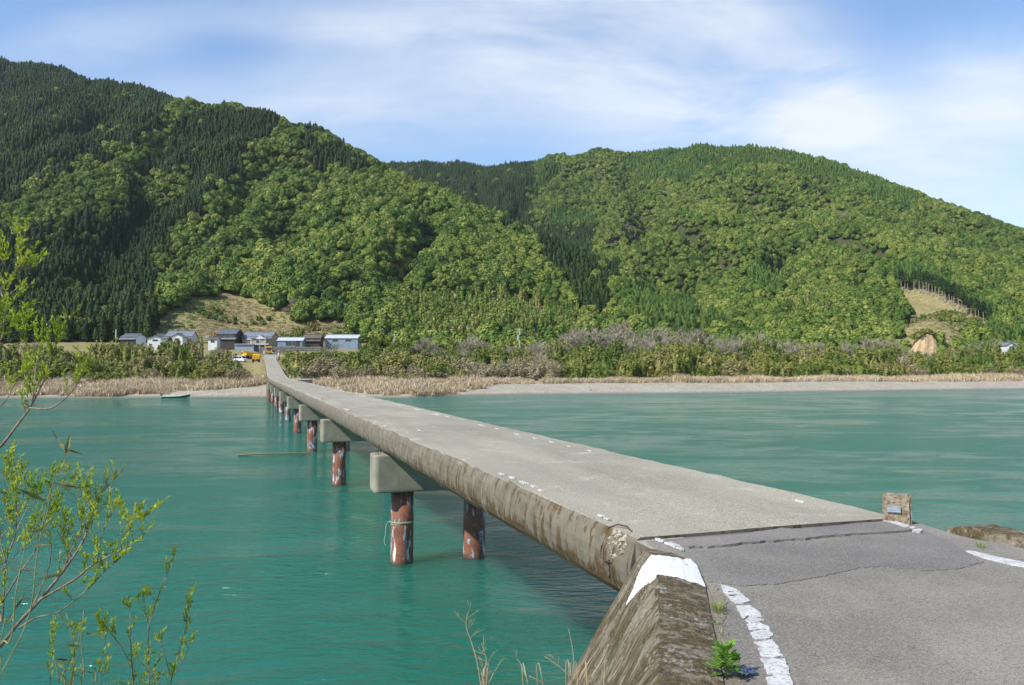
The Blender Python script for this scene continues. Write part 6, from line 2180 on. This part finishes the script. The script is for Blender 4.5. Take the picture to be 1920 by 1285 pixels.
# mugwort, grass tufts and litter on the road edge
def rosette(name, label, px_, py_, n, size, seed, h=.16, z=4.0):
    rng = random.Random(seed); g = PG(px_, py_, z)
    t = empty(name, (g.x, g.y, z)); tag(t, label, 'weed')
    v, f = [], []; st_ = MB()
    for k in range(n):
        a = rng.uniform(0, 6.283); e = rng.uniform(.1, 1.15); rr_ = rng.uniform(.25, 1.0)
        base = Vector((0, 0, rng.uniform(.02, h))); d = Vector((math.cos(a) * math.cos(e), math.sin(a) * math.cos(e), math.sin(e)))
        L = size * rng.uniform(.6, 1.15); tip = base + d * L
        st_.tube([base, base + d * L * .55, tip], .0022, .001, 4)
        s_ = d.cross(Vector((0, 0, 1))).normalized(); up_ = s_.cross(d)
        # lobed blade: pairs of pointed lobes along a midrib
        for q in range(5):
            u = .3 + .15 * q; w = size * (.24 - .06 * abs(q - 2)) * rng.uniform(.8, 1.2)
            for sg in (-1, 1):
                b = len(v); c = base + d * L * u - Vector((0, 0, .05 * u * u * size * 4))
                v += [c - d * w * .28, c + s_ * sg * w * .55 + d * w * .1 + up_ * w * .12, c + s_ * sg * w + d * w * .55, c + d * w * .5]
                f += [(b, b + 1, b + 2, b + 3) if sg > 0 else (b + 3, b + 2, b + 1, b)]
        b = len(v); c = base + d * L * .95 - Vector((0, 0, .05 * size * 4)); w = size * .2
        v += [c - d * w * .4, c + s_ * w * .4 + d * w * .2, c + d * w * 1.0, c - s_ * w * .4 + d * w * .2]; f += [(b, b + 1, b + 2, b + 3)]
    st_.tube([(0, 0, -.03), (0, 0, h)], .004, .003, 6)
    st_.build('stem', MAT['weed'], t)
    mesh_obj('leaves', v, f, MAT['mugwort'], t)
    return t


rosette('mugwort_plant', 'bright green mugwort growing between wall and road', 1362, 1270, 46, .115, 2, .13)


def tuft(label, px_, py_, n, h, seed, m='weed', sp=.05, z=4.0):
    rng = random.Random(seed); g = PG(px_, py_, z); v, f = [], []
    for k in range(n):
        a = rng.uniform(0, 6.283); r = rng.uniform(0, sp); x_, y_ = r * math.cos(a), r * math.sin(a) * 1.6
        L = h * rng.uniform(.5, 1.1); l_ = rng.uniform(.3, 1.0) * L; a += rng.uniform(-.6, .6); w = .0022
        b = len(v); c_, s_ = math.cos(a), math.sin(a)
        v += [(x_ - s_ * w, y_ + c_ * w, -.01), (x_ + s_ * w, y_ - c_ * w, -.01), (x_ + c_ * l_ * .35 + s_ * w, y_ + s_ * l_ * .35 - c_ * w, L * .6), (x_ + c_ * l_ * .35 - s_ * w, y_ + s_ * l_ * .35 + c_ * w, L * .6), (x_ + c_ * l_, y_ + s_ * l_, L * .8)]
        f += [(b, b + 1, b + 2, b + 3), (b + 3, b + 2, b + 4)]
    o = mesh_obj('grass_tuft', v, f, MAT[m], None, False, (g.x, g.y, z)); tag(o, label, 'grass tuft')
    return o


MAT['tuftgrass'] = foliage('tuft_grass', [(0.1, (0.16, 0.24, 0.05)), (0.9, (0.36, 0.34, 0.13))], 8.0, 60.0, .2, .2)
tuft('grass tuft at the road edge below the white painted corner', 1346, 1146, 70, .085, 1, 'tuftgrass', .05)
tuft('tiny grass tuft in the wall crack nearest the mugwort', 1351, 1190, 14, .035, 2, 'tuftgrass', .03)
tuft('small dry grass tuft just behind the mugwort', 1345, 1172, 16, .05, 4, 'tuftgrass', .03)
tuft('grass tuft at the foot of the low right kerb', 1838, 1026, 30, .07, 3, 'tuftgrass', .06)
# weeds on top of a pier cap
bx_, by_ = bridge_xy(O0 - 1.85, PIERS[0] - .1)
o = tuft('green weeds sprouting on the nearest pier cap', 0, 1000, 40, .16, 6, 'weed', .12); o.location = (bx_, by_, 3.23)

# crumpled foil wrapper
g = PG(1397, 1262, 4.01)
wr = empty('wrapper', (g.x, g.y, 4.012), .4); tag(wr, 'crumpled silver snack wrapper lying beside the mugwort', 'wrapper')
rng = np.random.RandomState(4); n = 7; v = []; f = []
for i in range(n):
    for j in range(n):
        v.append((-.055 + .11 * i / (n - 1) + rng.normal() * .003, -.04 + .08 * j / (n - 1) + rng.normal() * .003, abs(rng.normal()) * .012 + .012 * (1 - abs(j - 3) / 3)))
for i in range(n - 1):
    for j in range(n - 1): f.append((i * n + j, (i + 1) * n + j, (i + 1) * n + j + 1, i * n + j + 1))


def make_foil():
    t = NT('printed_foil'); o = t.obj()
    c = t.mix(t.rng(t.noise(28, 3, .6, o), .42, .52), (0.55, 0.57, 0.66), (0.13, 0.15, 0.24))
    c = t.mix(t.rng(t.noise(40, 2, .5, t.mapping(o, (1, 1, 1), (0, 0, 0), (3, 3, 0))), .60, .66), c, (0.55, 0.20, 0.05))
    return t.fin(c, .25, None, .6, .5)
MAT['foil'] = make_foil()
mesh_obj('film', v, f, MAT['foil'], wr)
print('objects', len(bpy.data.objects))

# thin air between here and the hills
hz = MB(); hz.box(-1650, 1650, -70, 1800, -6, 560)
t = NT('haze_air'); t.n.remove(t.b)
pv = t.n.new('ShaderNodeVolumePrincipled'); pv.inputs['Color'].default_value = (0.80, 0.90, 1.0, 1); pv.inputs['Density'].default_value = 0.00004
pv.inputs['Anisotropy'].default_value = 0.1
t.l.new(pv.outputs[0], t.out.inputs['Volume'])
hz_o = hz.build('haze', t.m); hz_o['kind'] = 'stuff'; hz_o['label'] = 'thin blue haze in the air over the river'
scene.cycles.volume_bounces = 0
t.m.cycles.homogeneous_volume = True
